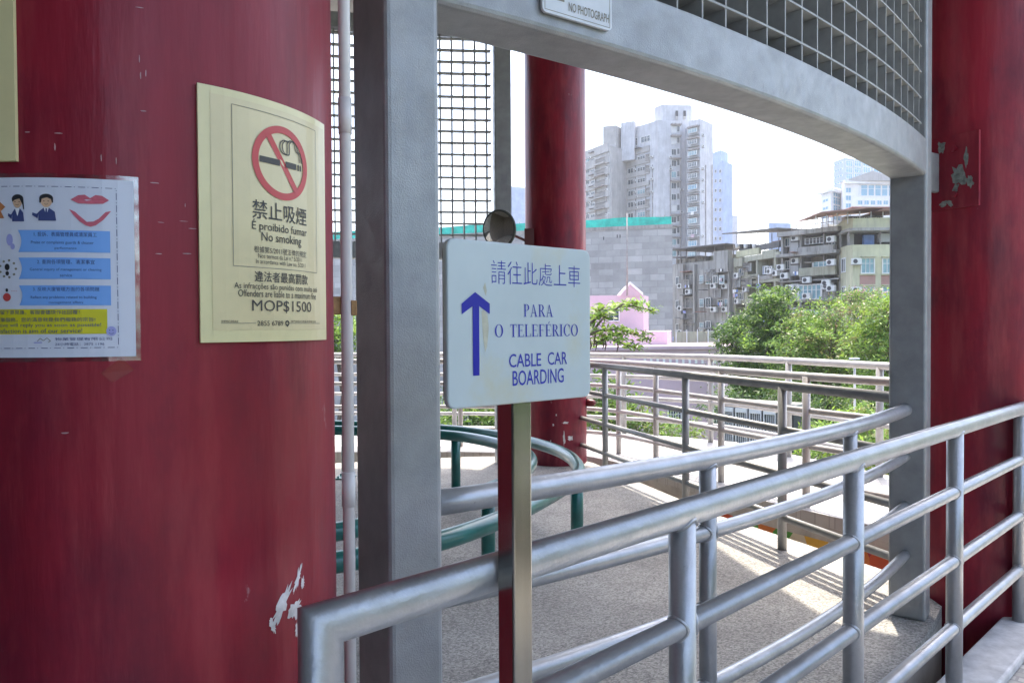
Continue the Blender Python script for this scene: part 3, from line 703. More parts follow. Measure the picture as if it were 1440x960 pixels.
# 'no photograph' enamel plate on the near beam
def beammap(t0):
    def f(s, h, off): return (*arcp(t0 + s / ARCLEN, -off), h)
    return f
def beam_t(px):   # where the line of sight of a pixel column meets the arc
    best = min(np.linspace(-.1, 1.1, 2401), key=lambda t: abs((lambda p: p[0] / p[1])(arcp(t)) - (px - 720) / FPX)); return float(best)
ta = beam_t(762); tb_ = beam_t(858); wS = (tb_ - ta) * ARCLEN; BM = beammap(ta)
npg = thing('no_photograph_sign', 'small white enamel plate reading NO PHOTOGRAPH on the near portal beam', 'sign', BM(wS / 2, 2.254, 0))
b = MB(); r_ = .012; H0, H1 = 2.254, 2.42
def rrect(s0, s1, h0, h1, r, n=5):
    o = []
    for cx, cy, a in ((s1 - r, h0 + r, -90), (s1 - r, h1 - r, 0), (s0 + r, h1 - r, 90), (s0 + r, h0 + r, 180)):
        o += [(cx + r * math.cos(R(a + 90 * i / n)), cy + r * math.sin(R(a + 90 * i / n))) for i in range(n + 1)]
    return o
def slab(mb, pts, fmap, o0, o1, mi=0):
    n = len(pts); vs = [fmap(a, h, o0) for a, h in pts] + [fmap(a, h, o1) for a, h in pts]
    mb.add(vs, [tuple(range(n))[::-1], tuple(range(n, 2 * n))] + [(i, (i + 1) % n, n + (i + 1) % n, n + i) for i in range(n)], mi)
slab(b, rrect(0, wS, H0, H1, r_), BM, .002, .010); b.build('panel', ENAMEL, npg)
b = MB(); put_text(b, 'NO PHOTOGRAPH', (wS * .36, wS * .955, H0 + .018, H0 + .040), BM, .0105, bold=.01); rect2(b, wS * .12, wS * .30, H0 + .036, H0 + .043, BM, .0105)
for (s0, s1, h0, h1) in [(.008, wS - .008, H0 + .0065, H0 + .008), (.0065, .008, H0 + .0065, H1), (wS - .008, wS - .0065, H0 + .0065, H1)]: rect2(b, s0, s1, h0, h1, BM, .0104)
b.build('lettering', GREYINK, npg)

# ================================================================== DIRECTION SIGN
SO = Vector((-.0929, 1.085)); SD = Vector((.75795, .65231)); SN = Vector((SD.y, -SD.x))
def SM(s, h, off): return (SO.x + SD.x * s + SN.x * off, SO.y + SD.y * s + SN.y * off, h)
ds = thing('direction_sign', 'white cable car boarding sign with blue arrow on a steel post', 'sign', (*(SO + SD * .13 - SN * .03), 0))
b = MB(); slab(b, rrect(.0, .299, 1.382, 1.630, .014, 6), SM, -.012, 0); pan = bevel(b.build('panel', SIGN, ds), .003, 3)
b = MB(); slab(b, rrect(.004, .295, 1.386, 1.626, .014, 6), SM, -.017, -.0125); b.build('back_plate', BLACKI, ds, pan)
b = MB(); put_text(b, '請往此處上車', (.0815, .2735, 1.5665, 1.602), SM, .0006, bold=-.012)
put_roman(b, 'PARA', (.1463, .2105, 1.517, 1.5365), SM, .0006); put_roman(b, 'O TELEFÉRICO', (.0878, .268, 1.4856, 1.505), SM, .0006, space=.55)
put_text(b, 'CABLE', (.1161, .1834, 1.4385, 1.4593), SM, .0006, bold=.004); put_text(b, 'CAR', (.1979, .2419, 1.4395, 1.460), SM, .0006, bold=.004)
put_text(b, 'BOARDING', (.1232, .2338, 1.4097, 1.4333), SM, .0006, bold=.004)
b.build('lettering', BLUEPEN, ds, pan)
b = MB(); poly2(b, [(.0506, 1.553), (.0783, 1.5363), (.0782, 1.5206), (.058, 1.5324), (.0578, 1.4292), (.0458, 1.4292), (.0455, 1.5319), (.0255, 1.5199), (.0254, 1.5354)][::-1], SM, .0007)
b.build('arrow', BLUEINK, ds, pan)
b = MB(); poly2(b, [(.066, 1.560), (.070, 1.568), (.073, 1.555), (.071, 1.5475)][::-1], SM, .0003); poly2(b, [(.0625, 1.525), (.067, 1.5265), (.074, 1.520), (.0765, 1.50), (.073, 1.472), (.069, 1.463), (.0655, 1.485)][::-1], SM, .0003); b.build('water_stain', RUSTST, ds, pan)
hp = .0205; pc = SO + SD * .160 - SN * .0395
def sq(hw, r=.004):
    pts = []
    for sx, sy, a in ((1, -1, -90), (1, 1, 0), (-1, 1, 90), (-1, -1, 180)):
        for k in range(4):
            aa = R(a + 30 * k); pts.append(pc + SD * (sx * (hw - r) + r * math.cos(aa)) - SN * (sy * (hw - r) + r * math.sin(aa)))
    return [tuple(p) for p in pts]
b = MB(); b.prism(sq(hp), .004, 1.60); b.build('sign_post', STAIN, ds)
b = MB(); b.prism(sq(.055, .006), .0035, .010); b.build('base_plate', STAIN, ds)

# ================================================================== RAILINGS
def seg_path(poly, z): return [(x, y, z) for x, y in poly]
def railing(name, label, poly, heights, posts, z0, rt, rl, m, cat='railing', group=None, post_r=None, corner=False, n=16, weld=False):
    t = thing(name, label, cat, (*poly[0], z0), group)
    post_r = post_r or rt * .95
    b = MB(); pth = seg_path(poly, heights[0])
    if corner: pth = [(poly[0][0], poly[0][1], z0)] + pth
    b.tube(pth, rt, n + 8); b.build('top_rail', m, t)
    for h in heights[1:]:
        b = MB(); b.tube(seg_path(poly, h), rl, n); b.build('rail', m, t)
    for (x, y) in posts:
        b = MB(); b.tube([(x, y, z0), (x, y, heights[0] - .002)], post_r, n + 4)
        if weld:      # fillet welds where the tubes run into the post
            i = min(range(len(poly) - 1), key=lambda i: (Vector(poly[i]).lerp(Vector(poly[i + 1]), .5) - Vector((x, y))).length)
            d = (Vector(poly[i + 1]) - Vector(poly[i])).normalized(); q = Vector((-d.y, d.x))
            for h in heights[1:]:
                for sg in (-1, 1):
                    rr = rl + .001; pts = []
                    for k in range(18):
                        a = 2 * math.pi * k / 18; off = math.sqrt(max(0, post_r ** 2 - (rr * math.cos(a)) ** 2)) + .001
                        pts.append((x + d.x * sg * off + q.x * rr * math.cos(a), y + d.y * sg * off + q.y * rr * math.cos(a), h + rr * math.sin(a)))
                    b.tube(pts, [.0042 * random.uniform(.7, 1.35) for _ in pts], 6, closed=True)
            pts = [(x + post_r * math.cos(2 * math.pi * k / 18), y + post_r * math.sin(2 * math.pi * k / 18), heights[0] - math.sqrt(max(0, rt ** 2 - (post_r * (math.cos(2 * math.pi * k / 18) * q.x + math.sin(2 * math.pi * k / 18) * q.y)) ** 2))) for k in range(18)]
            b.tube(pts, .0048, 6, closed=True)
        b.build('post', m, t)
    return t
r1 = [(P0.x + D1.x * t, P0.y + D1.y * t) for t in (0, 8.0)]
railing('railing', 'nearest silver tube railing with a mitred corner in the foreground', r1, [1.09, .842, .569, .303],
        [(x, P0.y + (x - P0.x) * .959) for x in (.372, 1.039, 1.748, 2.48, 3.19)], .048, .031, .0245, STEEL, group='tube railings around the pavilion', post_r=.030, corner=True, n=20, weld=True)
arc2 = [arcp(t, .09) for t in np.linspace(.0, 1.0, 24)]
def ptx(px, inset):
    t = min(np.linspace(0, 1, 2001), key=lambda t: abs((lambda p: p[0] / p[1])(arcp(t, inset)) - (px - 720) / FPX)); return arcp(float(t), inset)
railing('railing', 'silver tube railing curving between the two posts of the near portal frame', arc2, [1.09, .862, .622, .382],
        [ptx(995, .09), ptx(1196, .09)], FL, .0305, .0235, STEEL, group='tube railings around the pavilion', post_r=.027, n=20, weld=True)
ra = [(2.035, 3.88), (2.0, 3.98), (.80, 7.6), (.60, 8.2)]
railing('railing', 'dark grey shaded railing along the plaza edge beside the background column', [ra[0], ra[2], (.66, 8.02)], [1.12, .84, .555, .275],
        [(2.0 - (k) * .3315, 3.98 + k) for k in (.83, 1.93, 3.32, 4.05)], FL, .030, .0225, DARKRAIL, group='tube railings around the pavilion')
rbp = chaikin([(-6, 9.3), (-.5, 9.12), (.55, 8.98), (1.15, 8.62), (1.51, 7.94), (1.92, 6.92), (2.32, 5.94), (2.76, 5.2), (4.6, 2.9)], 2)
def along(poly, step, s0=0.):
    P = [Vector(p) for p in poly]; out = []; acc = -s0; need = 0
    L = [0]
    for a, c in zip(P[:-1], P[1:]): L.append(L[-1] + (c - a).length)
    d = s0
    while d < L[-1]:
        i = max(k for k in range(len(L)) if L[k] <= d); i = min(i, len(P) - 2)
        out.append(tuple(P[i] + (P[i + 1] - P[i]) * ((d - L[i]) / (L[i + 1] - L[i])))); d += step
    return out
railing('railing', 'sunlit pale railing on the near side of the white ramp', [tuple(p) for p in rbp], [1.10, .83, .55, .28],
        [(-3.6, 9.22), (-2.2, 9.18), (-.63, 9.12), (.5, 8.96), (1.20, 8.5), (1.51, 7.92), (1.92, 6.92), (2.32, 5.94), (2.9, 5.03)], FL, .032, .024, PALERAIL, group='tube railings around the pavilion')
rcp = chaikin([(-6, 11.0), (-.5, 10.8), (1.08, 10.3), (2.0, 9.75), (2.68, 9.1), (3.2, 7.8), (3.52, 6.94), (4.3, 5.3), (5.2, 4.1)], 2)
railing('railing', 'palest railing on the outer far side of the white ramp, before the trees', [tuple(p) for p in rcp], [1.12, .84, .56, .28],
        along([tuple(p) for p in rcp], 1.22, .3), FL, .036, .026, PALERAIL, group='tube railings around the pavilion')

# ================================================================== GREEN QUEUE BARRIERS
def hairpin(label, pts, posts, rr):
    t = thing('queue_barrier', label, 'barrier', (*posts[0], FL), 'teal tube queue barriers on the plaza floor')
    b = MB(); b.tube([(p.x, p.y, .58) for p in chaikin([(x, y, 0) for x, y in pts], 3)], rr, 20); b.build('rail', GREEN, t)
    for (x, y) in posts:
        b = MB(); b.tube([(x, y, FL + .01), (x, y, .575)], rr * .92, 18); pst = b.build('leg', GREEN, t)
        b = MB(); b.prism([(x - .085, y - .085), (x + .085, y - .085), (x + .085, y + .085), (x - .085, y + .085)], FL + .002, FL + .014)
        for sx in (-1, 1):
            for sy in (-1, 1): b.tube([(x + sx * .06, y + sy * .06, FL + .012), (x + sx * .06, y + sy * .06, FL + .032)], .010, 8)
        bevel(b.build('base_plate', GREEN, t, pst), .002)
hairpin('outer teal tube barrier bending in a hairpin around another', [(-2.6, 7.35), (-1.5, 7.2), (-.55, 6.85), (.02, 6.3), (.40, 5.55), (.45, 4.75), (.27, 4.25), (-.03, 3.62), (-.42, 3.10), (-1.1, 2.75), (-2.2, 2.65)], [(.405, 4.75), (-1.6, 7.2)], .044)
hairpin('inner teal tube barrier nested inside a wider hairpin', [(-2.6, 6.95), (-1.4, 6.8), (-.56, 6.5), (-.22, 6.15), (.10, 5.6), (.145, 5.05), (-.03, 4.45), (-.34, 3.9), (-.75, 3.4), (-1.3, 3.15), (-2.2, 3.05)], [(-.49, 6.47), (-.14, 4.22)], .044)

# ================================================================== CONVEX MIRROR
mc = Vector((-.125, 7.45, 2.47)); mn = Vector((-.52, -.85, -.10)).normalized(); mu = mn.cross(Vector((0, 0, 1))).normalized(); mw = mu.cross(mn)
cm = thing('convex_mirror', 'round convex mirror on an arm from the background column, above the sign', 'mirror', mc)
b = MB(); n = 40; rm = .178; rings = 7; vs = []; cap = .035
for i in range(rings + 1):
    q = i / rings
    for k in range(n):
        a = 2 * math.pi * k / n; vs.append(mc + mu * (rm * q * math.cos(a)) + mw * (rm * q * math.sin(a)) + mn * (cap * (1 - q * q)))
b.add(vs, [(i * n + k, (i + 1) * n + k, (i + 1) * n + (k + 1) % n, i * n + (k + 1) % n) for i in range(rings) for k in range(n)], 0, True)
MIR = mat('mirror_face', (.62, .60, .56), .06, 1., var=.08, scale=9)
b.build('mirror_face', MIR, cm)
b = MB(); b.tube([mc + mu * (rm * math.cos(2 * math.pi * k / n)) + mw * (rm * math.sin(2 * math.pi * k / n)) - mn * .012 for k in range(n)], .016, 8, closed=True)
vs = [mc - mn * .02 + mu * (rm * math.cos(2 * math.pi * k / n)) + mw * (rm * math.sin(2 * math.pi * k / n)) for k in range(n)] + [mc - mn * .06]
b.add(vs, [(k, n, (k + 1) % n) for k in range(n)], 0, True); b.build('housing', mat('dark_green_plastic', (.06, .07, .06), .5), cm)
bp_ = Vector((BC.x - .30, BC.y - .20, 2.40))
b = MB(); b.tube([mc - mn * .05, mc - mn * .12 + Vector((.02, 0, -.03)), bp_ + Vector((-.02, 0, 0))], .014, 10)
b.box(bp_.x - .035, bp_.x + .065, bp_.y - .06, bp_.y + .03, 2.33, 2.52); b.build('arm', mat('dark_red_bracket', (.10, .03, .03), .5), cm)

# ================================================================== MURAL under the ramp
mp_ = inner[1:]; t = thing('mural_wall', 'colourful painted mural panel beneath the edge of the white ramp', 'mural', (1.6, 7.0, -1.4))
b = MB(); off = .05
for a, c in zip(mp_[2:-1], mp_[3:]):
    b.prism([(a[0] + off, a[1] + off), (c[0] + off, c[1] + off), (c[0] + off + .1, c[1] + off + .06), (a[0] + off + .1, a[1] + off + .06)], -1.38, -.135)
b.build('panel', MURAL, t)

# ================================================================== BACKGROUND BUILDINGS
GZ = -9.0
class Face:
    """a vertical facade between two plan points; local s along it, h up, out towards the viewer"""
    def __init__(f, a, c):
        f.a = Vector(a); f.c = Vector(c); f.d = (f.c - f.a).normalized(); f.L = (f.c - f.a).length
        f.n = Vector((f.d.y, -f.d.x))
        if f.n.dot(f.a) > 0: f.n = -f.n
    def loc(f, px, py):
        r = ray(px, py); det = r[0] * (-f.d.y) + f.d.x * r[1]
        t = (f.a.x * (-f.d.y) + f.d.x * f.a.y) / det
        p = Vector((r[0] * t, r[1] * t)); return ((p - f.a).dot(f.d), EYE + r[2] * t)
    def P(f, s, h, out=0.): return Vector((f.a.x + f.d.x * s + f.n.x * out, f.a.y + f.d.y * s + f.n.y * out, h))
    def box(f, mb, s0, s1, h0, h1, o0, o1, mi=0):
        mb.obox(f.P(s0, h0, o0), (f.d * (s1 - s0)).to_3d(), (f.n * (o1 - o0)).to_3d(), (0, 0, h1 - h0), mi)
    def pbox(f, mb, x0, y0, x1, y1, o0, o1, mi=0):
        a = f.loc(x0, y1); c = f.loc(x1, y0); f.box(mb, a[0], c[0], a[1], c[1], o0, o1, mi)
wm = {}
def unit_window(kind):
    """window 1 x 1 m, origin bottom left, proud of the wall: frame, mullions and panes in one mesh"""
    if kind in wm: return wm[kind]
    b = MB(); fr = .07
    def bx(x0, x1, z0, z1, y0, y1, mi): b.box(x0, x1, y0, y1, z0, z1, mi)
    bx(0, 1, 0, 1, -.004, .03, 1)
    bx(0, fr, 0, 1, -.09, -.004, 0); bx(1 - fr, 1, 0, 1, -.09, -.004, 0); bx(fr, 1 - fr, 0, fr, -.09, -.004, 0); bx(fr, 1 - fr, 1 - fr, 1, -.09, -.004, 0)
    nm = {'two': 1, 'three': 2, 'wide': 4, 'cage': 5}.get(kind, 1)
    for k in range(nm):
        x = fr + (1 - 2 * fr) * (k + 1) / (nm + 1); bx(x - .018, x + .018, fr, 1 - fr, -.06, -.005, 0)
    if kind in ('three', 'wide', 'cage'): bx(fr, 1 - fr, .62, .65, -.058, -.005, 0)
    if kind == 'cage':
        for k in range(4): bx(-.02, 1.02, .06 + k * .27, .085 + k * .27, -.45, -.42, 2)
        for k in range(9): bx(-.02 + k * .125, .005 + k * .125, .04, 1, -.453, -.425, 2)
        bx(-.02, 1.02, .0, .05, -.45, -.0, 2); bx(-.05, 1.05, 1.0, 1.03, -.5, 0, 2)
    me = b.build('w', [WFRAME, GLASS, CAGE]); wm[kind] = me.data; bpy.data.objects.remove(me); return wm[kind]
def unit_ac():
    if 'ac' in wm: return wm['ac']
    b = MB(); b.box(0, .8, -.35, -.02, 0, .55, 0); b.tube([(.28, -.352, .27), (.28, -.366, .27)], .2, 14, 1); b.box(-.05, .85, -.38, -.01, -.06, -.01, 2)
    me = b.build('w', [ACM, DARK, CAGE]); wm['ac'] = me.data; bpy.data.objects.remove(me); return wm['ac']
def place(f, root, kind, s, h, wd, hg, out=.01, name=None, glass=None):
    me = unit_ac() if kind == 'ac' else unit_window(kind)
    o = bpy.data.objects.new(name or ('air_conditioner' if kind == 'ac' else 'window'), me); C.objects.link(o)
    p = f.P(s, h, out) - Vector(root['_o']); o.parent = root; o.location = p
    ang = math.atan2(f.d.y, f.d.x)
    o.rotation_euler = (0, 0, ang); o.scale = (1, 1, 1) if kind == 'ac' else (wd, 1, hg)
    if glass is not None and kind != 'ac':
        o.material_slots[1].link = 'OBJECT'; o.material_slots[1].material = glass
    return o
def pwin(f, root, kind, x0, y0, x1, y1, **kw):
    a = f.loc(x0, y1); c = f.loc(x1, y0); return place(f, root, kind, a[0], a[1], c[0] - a[0], c[1] - a[1], **kw)
def vol(root, name, pts, ytop, m, ztop=None, zb=GZ, back=14):
    """a wing of a building: front plan corners (px, depth) and a back; roof height from the first corner"""
    P = [plan(px, d) for px, d in pts]; h = ztop if ztop is not None else at(pts[0][0], ytop, pts[0][1]).z
    bk = [(p[0] + p[0] / p[1] * back, p[1] + back) for p in P]
    b = MB(); b.prism(P + bk[::-1], zb, h); b.build(name, m, root); return [Face(P[i], P[i + 1]) for i in range(len(P) - 1)], h

# --- grey block building with teal net on the roof edge
A = plan(946, 66); Bq = plan(380, 78)
tb = thing('block_building', 'windowless grey block building behind the pink one, teal net along its roof', 'building', (A[0], A[1], GZ))
fb = Face(Bq, A); htop = at(946, 316, 66).z
b = MB(); b.prism([Bq, A, (A[0] + 1, A[1] + 12), (Bq[0], Bq[1] + 12)], GZ, htop); b.build('wall', BLOCK, tb)
b = MB(); fb.box(b, 0, fb.L + .02, htop - .25, htop + .06, .0, .05); b.build('coping', W_GREY, tb)
b = MB()
s0 = fb.L - 10.2; S_ = np.linspace(.0, fb.L - .1, 90); vs = []
for s in S_:
    vs += [fb.P(s, htop + .06, -.1 + .05 * math.sin(s * 2.1)), fb.P(s, htop + .78 + .05 * math.sin(s * .9) + .04 * random.random(), -.12 + .05 * math.sin(s * 2.1 + 1))]
b.add(vs, [(2 * i, 2 * i + 2, 2 * i + 3, 2 * i + 1) for i in range(len(S_) - 1)]); b.build('safety_net', NET, tb)
for s in np.arange(.3, fb.L, 1.9):
    b = MB(); p = fb.P(s, htop + .05, -.22); b.tube([p, p + Vector((0, 0, .85))], .03, 6); b.build('net_pole', CAGE, tb)
for (x, y) in ((849, 335), (868, 332), (872, 332)):
    b = MB(); fb.pbox(b, x - .6, y - 2, x + .6, y + 2.5, .0, .03); b.build('vent_slot', DARK, tb)

# --- pink building in front
tp = thing('pink_building', 'low pink building with a small white gable in front of the block wall', 'building', (*plan(870, 46), GZ))
f1, h1 = vol(tp, 'wall', [(770, 46), (905, 46), (912, 47.5)], 416, W_PINK, back=9)
vol(tp, 'wall', [(770, 43), (938, 44), (944, 46)], 467, W_PINK, back=9)
f3, h3 = vol(tp, 'wall', [(760, 38), (1016, 40), (1030, 44)], 490, W_PINK, back=10)
pa = [at(872, 416, 45.9), at(904, 416, 45.9), at(886, 400, 45.9)]
b = MB(); bk = Vector((0, 2.2, 0)); vs = pa + [p + bk for p in pa]; b.add(vs, [(0, 1, 2), (5, 4, 3), (0, 3, 4, 1), (1, 4, 5, 2), (2, 5, 3, 0)]); gb_ = b.build('gable', W_PINK, tp)
b = MB()
for (p, q) in ((pa[0], pa[2]), (pa[2], pa[1])):
    d_ = Vector((0, -.10, .0)); b.obox(p + d_ + Vector((0, 0, .02)), q - p, Vector((0, .16, 0)), Vector((0, 0, .16)))
b.build('gable_coping', W_WHITE, tp, gb_)
pwin(f1[0], tp, 'two', 855, 433, 871, 452, glass=GLASS)
b = MB(); f3[0].box(b, .0, f3[0].L, h3 - .12, h3 + .05, .0, .15); b.build('parapet', W_PINK, tp)
for x in range(905, 1010, 9): b = MB(); f3[0].pbox(b, x, 504, x + 3, 511, 0, .05); b.build('balustrade_gap', W_WHITE, tp)
for x0 in (938, 1002): pwin(f3[0], tp, 'wide', x0, 572, x0 + 20, 600)
# flagpole
b = MB(); q0 = at(882, 416, 44.5); b.tube([q0, Vector((q0.x, q0.y, at(882, 300, 44.5).z))], [.06, .035], 8)
tag(b.build('flagpole', CAGE, org=q0), 'thin bare flagpole rising above the pink building', 'pole')
# low terrace fence beside block building
tf = thing('terrace_fence', 'pale slatted terrace fence beside the foot of the block wall', 'fence', (*plan(980, 60), GZ))
ff = Face(plan(948, 60), plan(1012, 60)); b = MB(); ff.pbox(b, 949, 487, 1012, 496, -.2, 0); ff.pbox(b, 949, 466, 1012, 485, -.25, -.15, 1)
b.build('panel', [W_WHITE, W_OLIVE], tf)
for x in (950, 965, 980, 995, 1010):
    b = MB(); ff.pbox(b, x, 463, x + 1.3, 496, .0, .08); b.build('post', WFRAME, tf)
b = MB(); ff.box(b, 0, ff.L, GZ, ff.loc(950, 496)[1], -.4, -.21); b.build('retaining_wall', W_GREY, tf)

# --- garden house with white glazing below the ramp
th_ = thing('glazed_screen', 'white framed glazed screen wall low behind the ramp railings', 'wall', (*plan(1065, 19), GZ))
fg = Face(plan(1016, 19.6), plan(1116, 18.4)); b = MB(); tp_ = fg.loc(1060, 566)[1]
b.prism([tuple(fg.a), tuple(fg.c), tuple(fg.c - fg.n * .5), tuple(fg.a - fg.n * .5)], GZ, tp_ - .1); b.build('wall', DARK, th_)
b = MB(); fg.box(b, -.1, fg.L + .1, tp_ - .12, tp_ + .02, -.55, .05); b.build('coping', W_GREY, th_)
for k in range(5): place(fg, th_, 'wide', fg.L * k / 5 + .02, tp_ - 1.75, fg.L / 5 - .06, 1.6, out=.02)
b = MB(); fg.box(b, 0, fg.L, tp_ - 2.9, tp_ - 1.78, .0, .06); b.build('plinth', W_PINK, th_)
# --- tall tower
K = 1.95
tt_ = thing('apartment_tower', 'tall weathered white apartment tower with bay windows', 'tower', (*plan(920, 95 * K), GZ))
F1, H1_ = vol(tt_, 'wall', [(800, 106 * K), (858, 97 * K), (861, 97 * K), (883, 100 * K)], 205 - 10, W_TOWB, ztop=at(857, 205, 97 * K).z)
vol(tt_, 'roof_block', [(849, 99.2 * K), (867, 98.6 * K), (880, 101 * K)], 178, W_TOWB, zb=H1_ - 3, back=8)
vol(tt_, 'roof_block', [(874, 99 * K), (893, 98 * K), (899, 100 * K)], 173, W_TOW, zb=H1_ - 3, back=8)
F2, H2_ = vol(tt_, 'wall', [(880, 100.3 * K), (926, 95.5 * K), (957, 96 * K), (961, 97.5 * K)], 168, W_TOW, ztop=at(926, 169, 95.5 * K).z)
vol(tt_, 'lift_core', [(921, 97.8 * K), (932, 96.4 * K), (972, 96.8 * K), (975, 98 * K)], 147, W_TOW, ztop=at(932, 147, 96.4 * K).z, back=10)
F4, H4_ = vol(tt_, 'wall', [(955, 98 * K), (968, 96.2 * K), (969, 93.5 * K), (985, 92.3 * K), (1003, 95 * K)], 167, W_TOW, ztop=at(985, 167, 92.3 * K).z)
for fx, x0, x1 in ((F4[0], 957, 966),): pass
core = Face(plan(932, 96.3 * K), plan(972, 96.7 * K))
for x in (949.5, 960.5):
    b = MB(); core.pbox(b, x, 158, x + 3.6, 168, 0, .25); b.build('arched_opening', W_TOWB, tt_)
    s, h = core.loc(x + 1.8, 158); b = MB(); core.box(b, s - .33, s + .33, core.loc(x, 164)[1], h + .3, .26, .3); b.build('arched_opening', DARK, tt_)
rnd = random.Random(5)
y = 222.0
while y < 330:
    # left wing windows
    for (x0, x1) in ((824, 829), (831, 837)): pwin(F1[0], tt_, 'two', x0, y + rnd.uniform(-1, 0), x1, y + 8.5, glass=rnd.choice([GLASS, GLASST]))
    pwin(F1[0], tt_, 'cage', 839, y - 1, 852, y + 8, out=.05); pwin(F1[0], tt_, 'two', 854, y - 2, 857, y + 6)
    b = MB(); F1[0].pbox(b, 838, y + 7.5, 853, y + 10.5, 0, 1.0); b.build('balcony', CAGE if rnd.random() < .6 else W_TOWB, tt_)
    y += 15.8
y = 220.0
while y < 330:
    pwin(F2[0], tt_, 'two', 883, y, 891, y + 9.5); pwin(F2[0], tt_, 'three', 896, y - 2, 908, y + 8, glass=rnd.choice([GLASS, GLASST, GLASST]))
    if rnd.random() < .7: pwin(F2[0], tt_, 'cage', 909, y - 3, 914, y + 7)
    if rnd.random() < .5: s, h = F2[0].loc(895, y + 11); place(F2[0], tt_, 'ac', s, h, 1, 1)
    y += 15.8
for (x0, x1) in ((889, 897), (901, 915)): pwin(F2[0], tt_, 'three', x0, 193 - (x0 - 889) * .3, x1, 207 - (x0 - 889) * .4)
b = MB(); F2[0].pbox(b, 886, 208, 904, 213, 0, 1.4); b.build('penthouse_balcony', METR, tt_)
y = 178.0
while y < 352:
    pwin(F2[1], tt_, 'two', 944, y, 951, y + 9, glass=rnd.choice([GLASS, WFRAME, GLASST])); pwin(F2[1], tt_, 'two', 952, y - 1, 955.5, y + 8)
    if rnd.random() < .8: b = MB(); F2[1].pbox(b, 943, y - 3, 957, y - 1.5, 0, .9); b.build('canopy', CAGE, tt_)
    pwin(F4[2], tt_, 'wide', 969.5, y + 2, 982.5, y + 11, out=.7, glass=rnd.choice([GLASS, GLASSB, GLASST, GLASS]))
    b = MB(); F4[2].pbox(b, 968.8, y + 11, 984, y + 14.5, .0, .75); b.build('bay_box', W_TOWB, tt_); b = MB(); F4[2].pbox(b, 968.8, y + .2, 984, y + 1.6, 0, .95); b.build('canopy', CAGE, tt_)
    if rnd.random() < .6: s, h = F4[3].loc(986.5, y + 13); place(F4[3], tt_, 'ac', s, h, 1, 1)
    y += 15.8
b = MB(); q = at(1001, 167, 95 * K); b.tube([q, q + Vector((0, 0, 1.7))], .12, 6); b.build('antenna', CAGE, tt_)
for x in range(823, 848, 4):
    b = MB(); q = at(x, 460, 104 * K - (x - 823) * .2); b.tube([(q.x, q.y + 2, H1_), (q.x, q.y + 2, H1_ + 1.6)], .08, 5); b.build('roof_post', CAGE, tt_)
for f_, xs in ((F1[0], (826, 838.3, 853.2)), (F2[0], (894.3, 908.6, 918)), (F2[1], (942.5, 956.5)), (F4[3], (992, 1001))):
    for x in xs:
        b = MB(); s_, h_ = f_.loc(x, 300); b.tube([f_.P(s_, -5, .12), f_.P(s_, f_.loc(x, 232)[1], .12)], .11, 6); b.build('drain_pipe', CAGE, tt_)
y = 216.0
while y < 335:
    b = MB(); F1[0].pbox(b, 822, y - 3.2, 857, y - 2.2, 0, .35); F2[0].pbox(b, 881, y - 3.4, 914, y - 2.4, 0, .35); b.build('floor_ledge', W_TOWB, tt_)
    for (f_, x) in ((F1[0], 830), (F1[0], 853), (F2[0], 892), (F2[0], 916), (F2[1], 956.5), (F2[1], 941)):
        if rnd.random() < .55: s_, h_ = f_.loc(x, y + rnd.uniform(4, 9)); place(f_, tt_, 'ac', s_, h_, 1, 1)
    if rnd.random() < .6: b = MB(); F4[2].pbox(b, 971 + rnd.random() * 5, y + 3, 978 + rnd.random() * 3, y + 8, 1.0, 1.05); b.build('laundry', rnd.choice([CLOTHB, W_WHITE, W_PINK]), tt_)
    if rnd.random() < .6: b = MB(); x = rnd.choice([824, 831]); F1[0].pbox(b, x, y - 1.8, x + 6, y - .6, 0, .9); b.build('awning', METR, tt_)
    y += 15.8
# second tower behind
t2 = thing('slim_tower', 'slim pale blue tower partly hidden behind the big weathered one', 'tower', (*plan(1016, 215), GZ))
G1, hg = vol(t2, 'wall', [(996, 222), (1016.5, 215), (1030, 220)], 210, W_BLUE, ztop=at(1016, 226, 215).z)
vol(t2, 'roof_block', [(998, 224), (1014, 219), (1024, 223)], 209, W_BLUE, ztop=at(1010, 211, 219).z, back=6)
y = 238.0
while y < 350:
    for x in (1005, 1011.5): pwin(G1[0], t2, 'two', x, y, x + 3, y + 6)
    y += 13.5
t3 = thing('distant_block', 'small hazy block at the right foot of the slim tower', 'building', (*plan(1034, 300), GZ))
vol(t3, 'wall', [(1028, 300), (1037, 300)], 303, W_TOW)
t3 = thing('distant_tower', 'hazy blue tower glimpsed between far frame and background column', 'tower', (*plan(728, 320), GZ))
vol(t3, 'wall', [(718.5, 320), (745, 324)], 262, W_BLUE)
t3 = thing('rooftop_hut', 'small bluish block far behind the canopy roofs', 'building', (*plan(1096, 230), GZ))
vol(t3, 'wall', [(1081, 230), (1112, 232)], 313, W_BLUE)
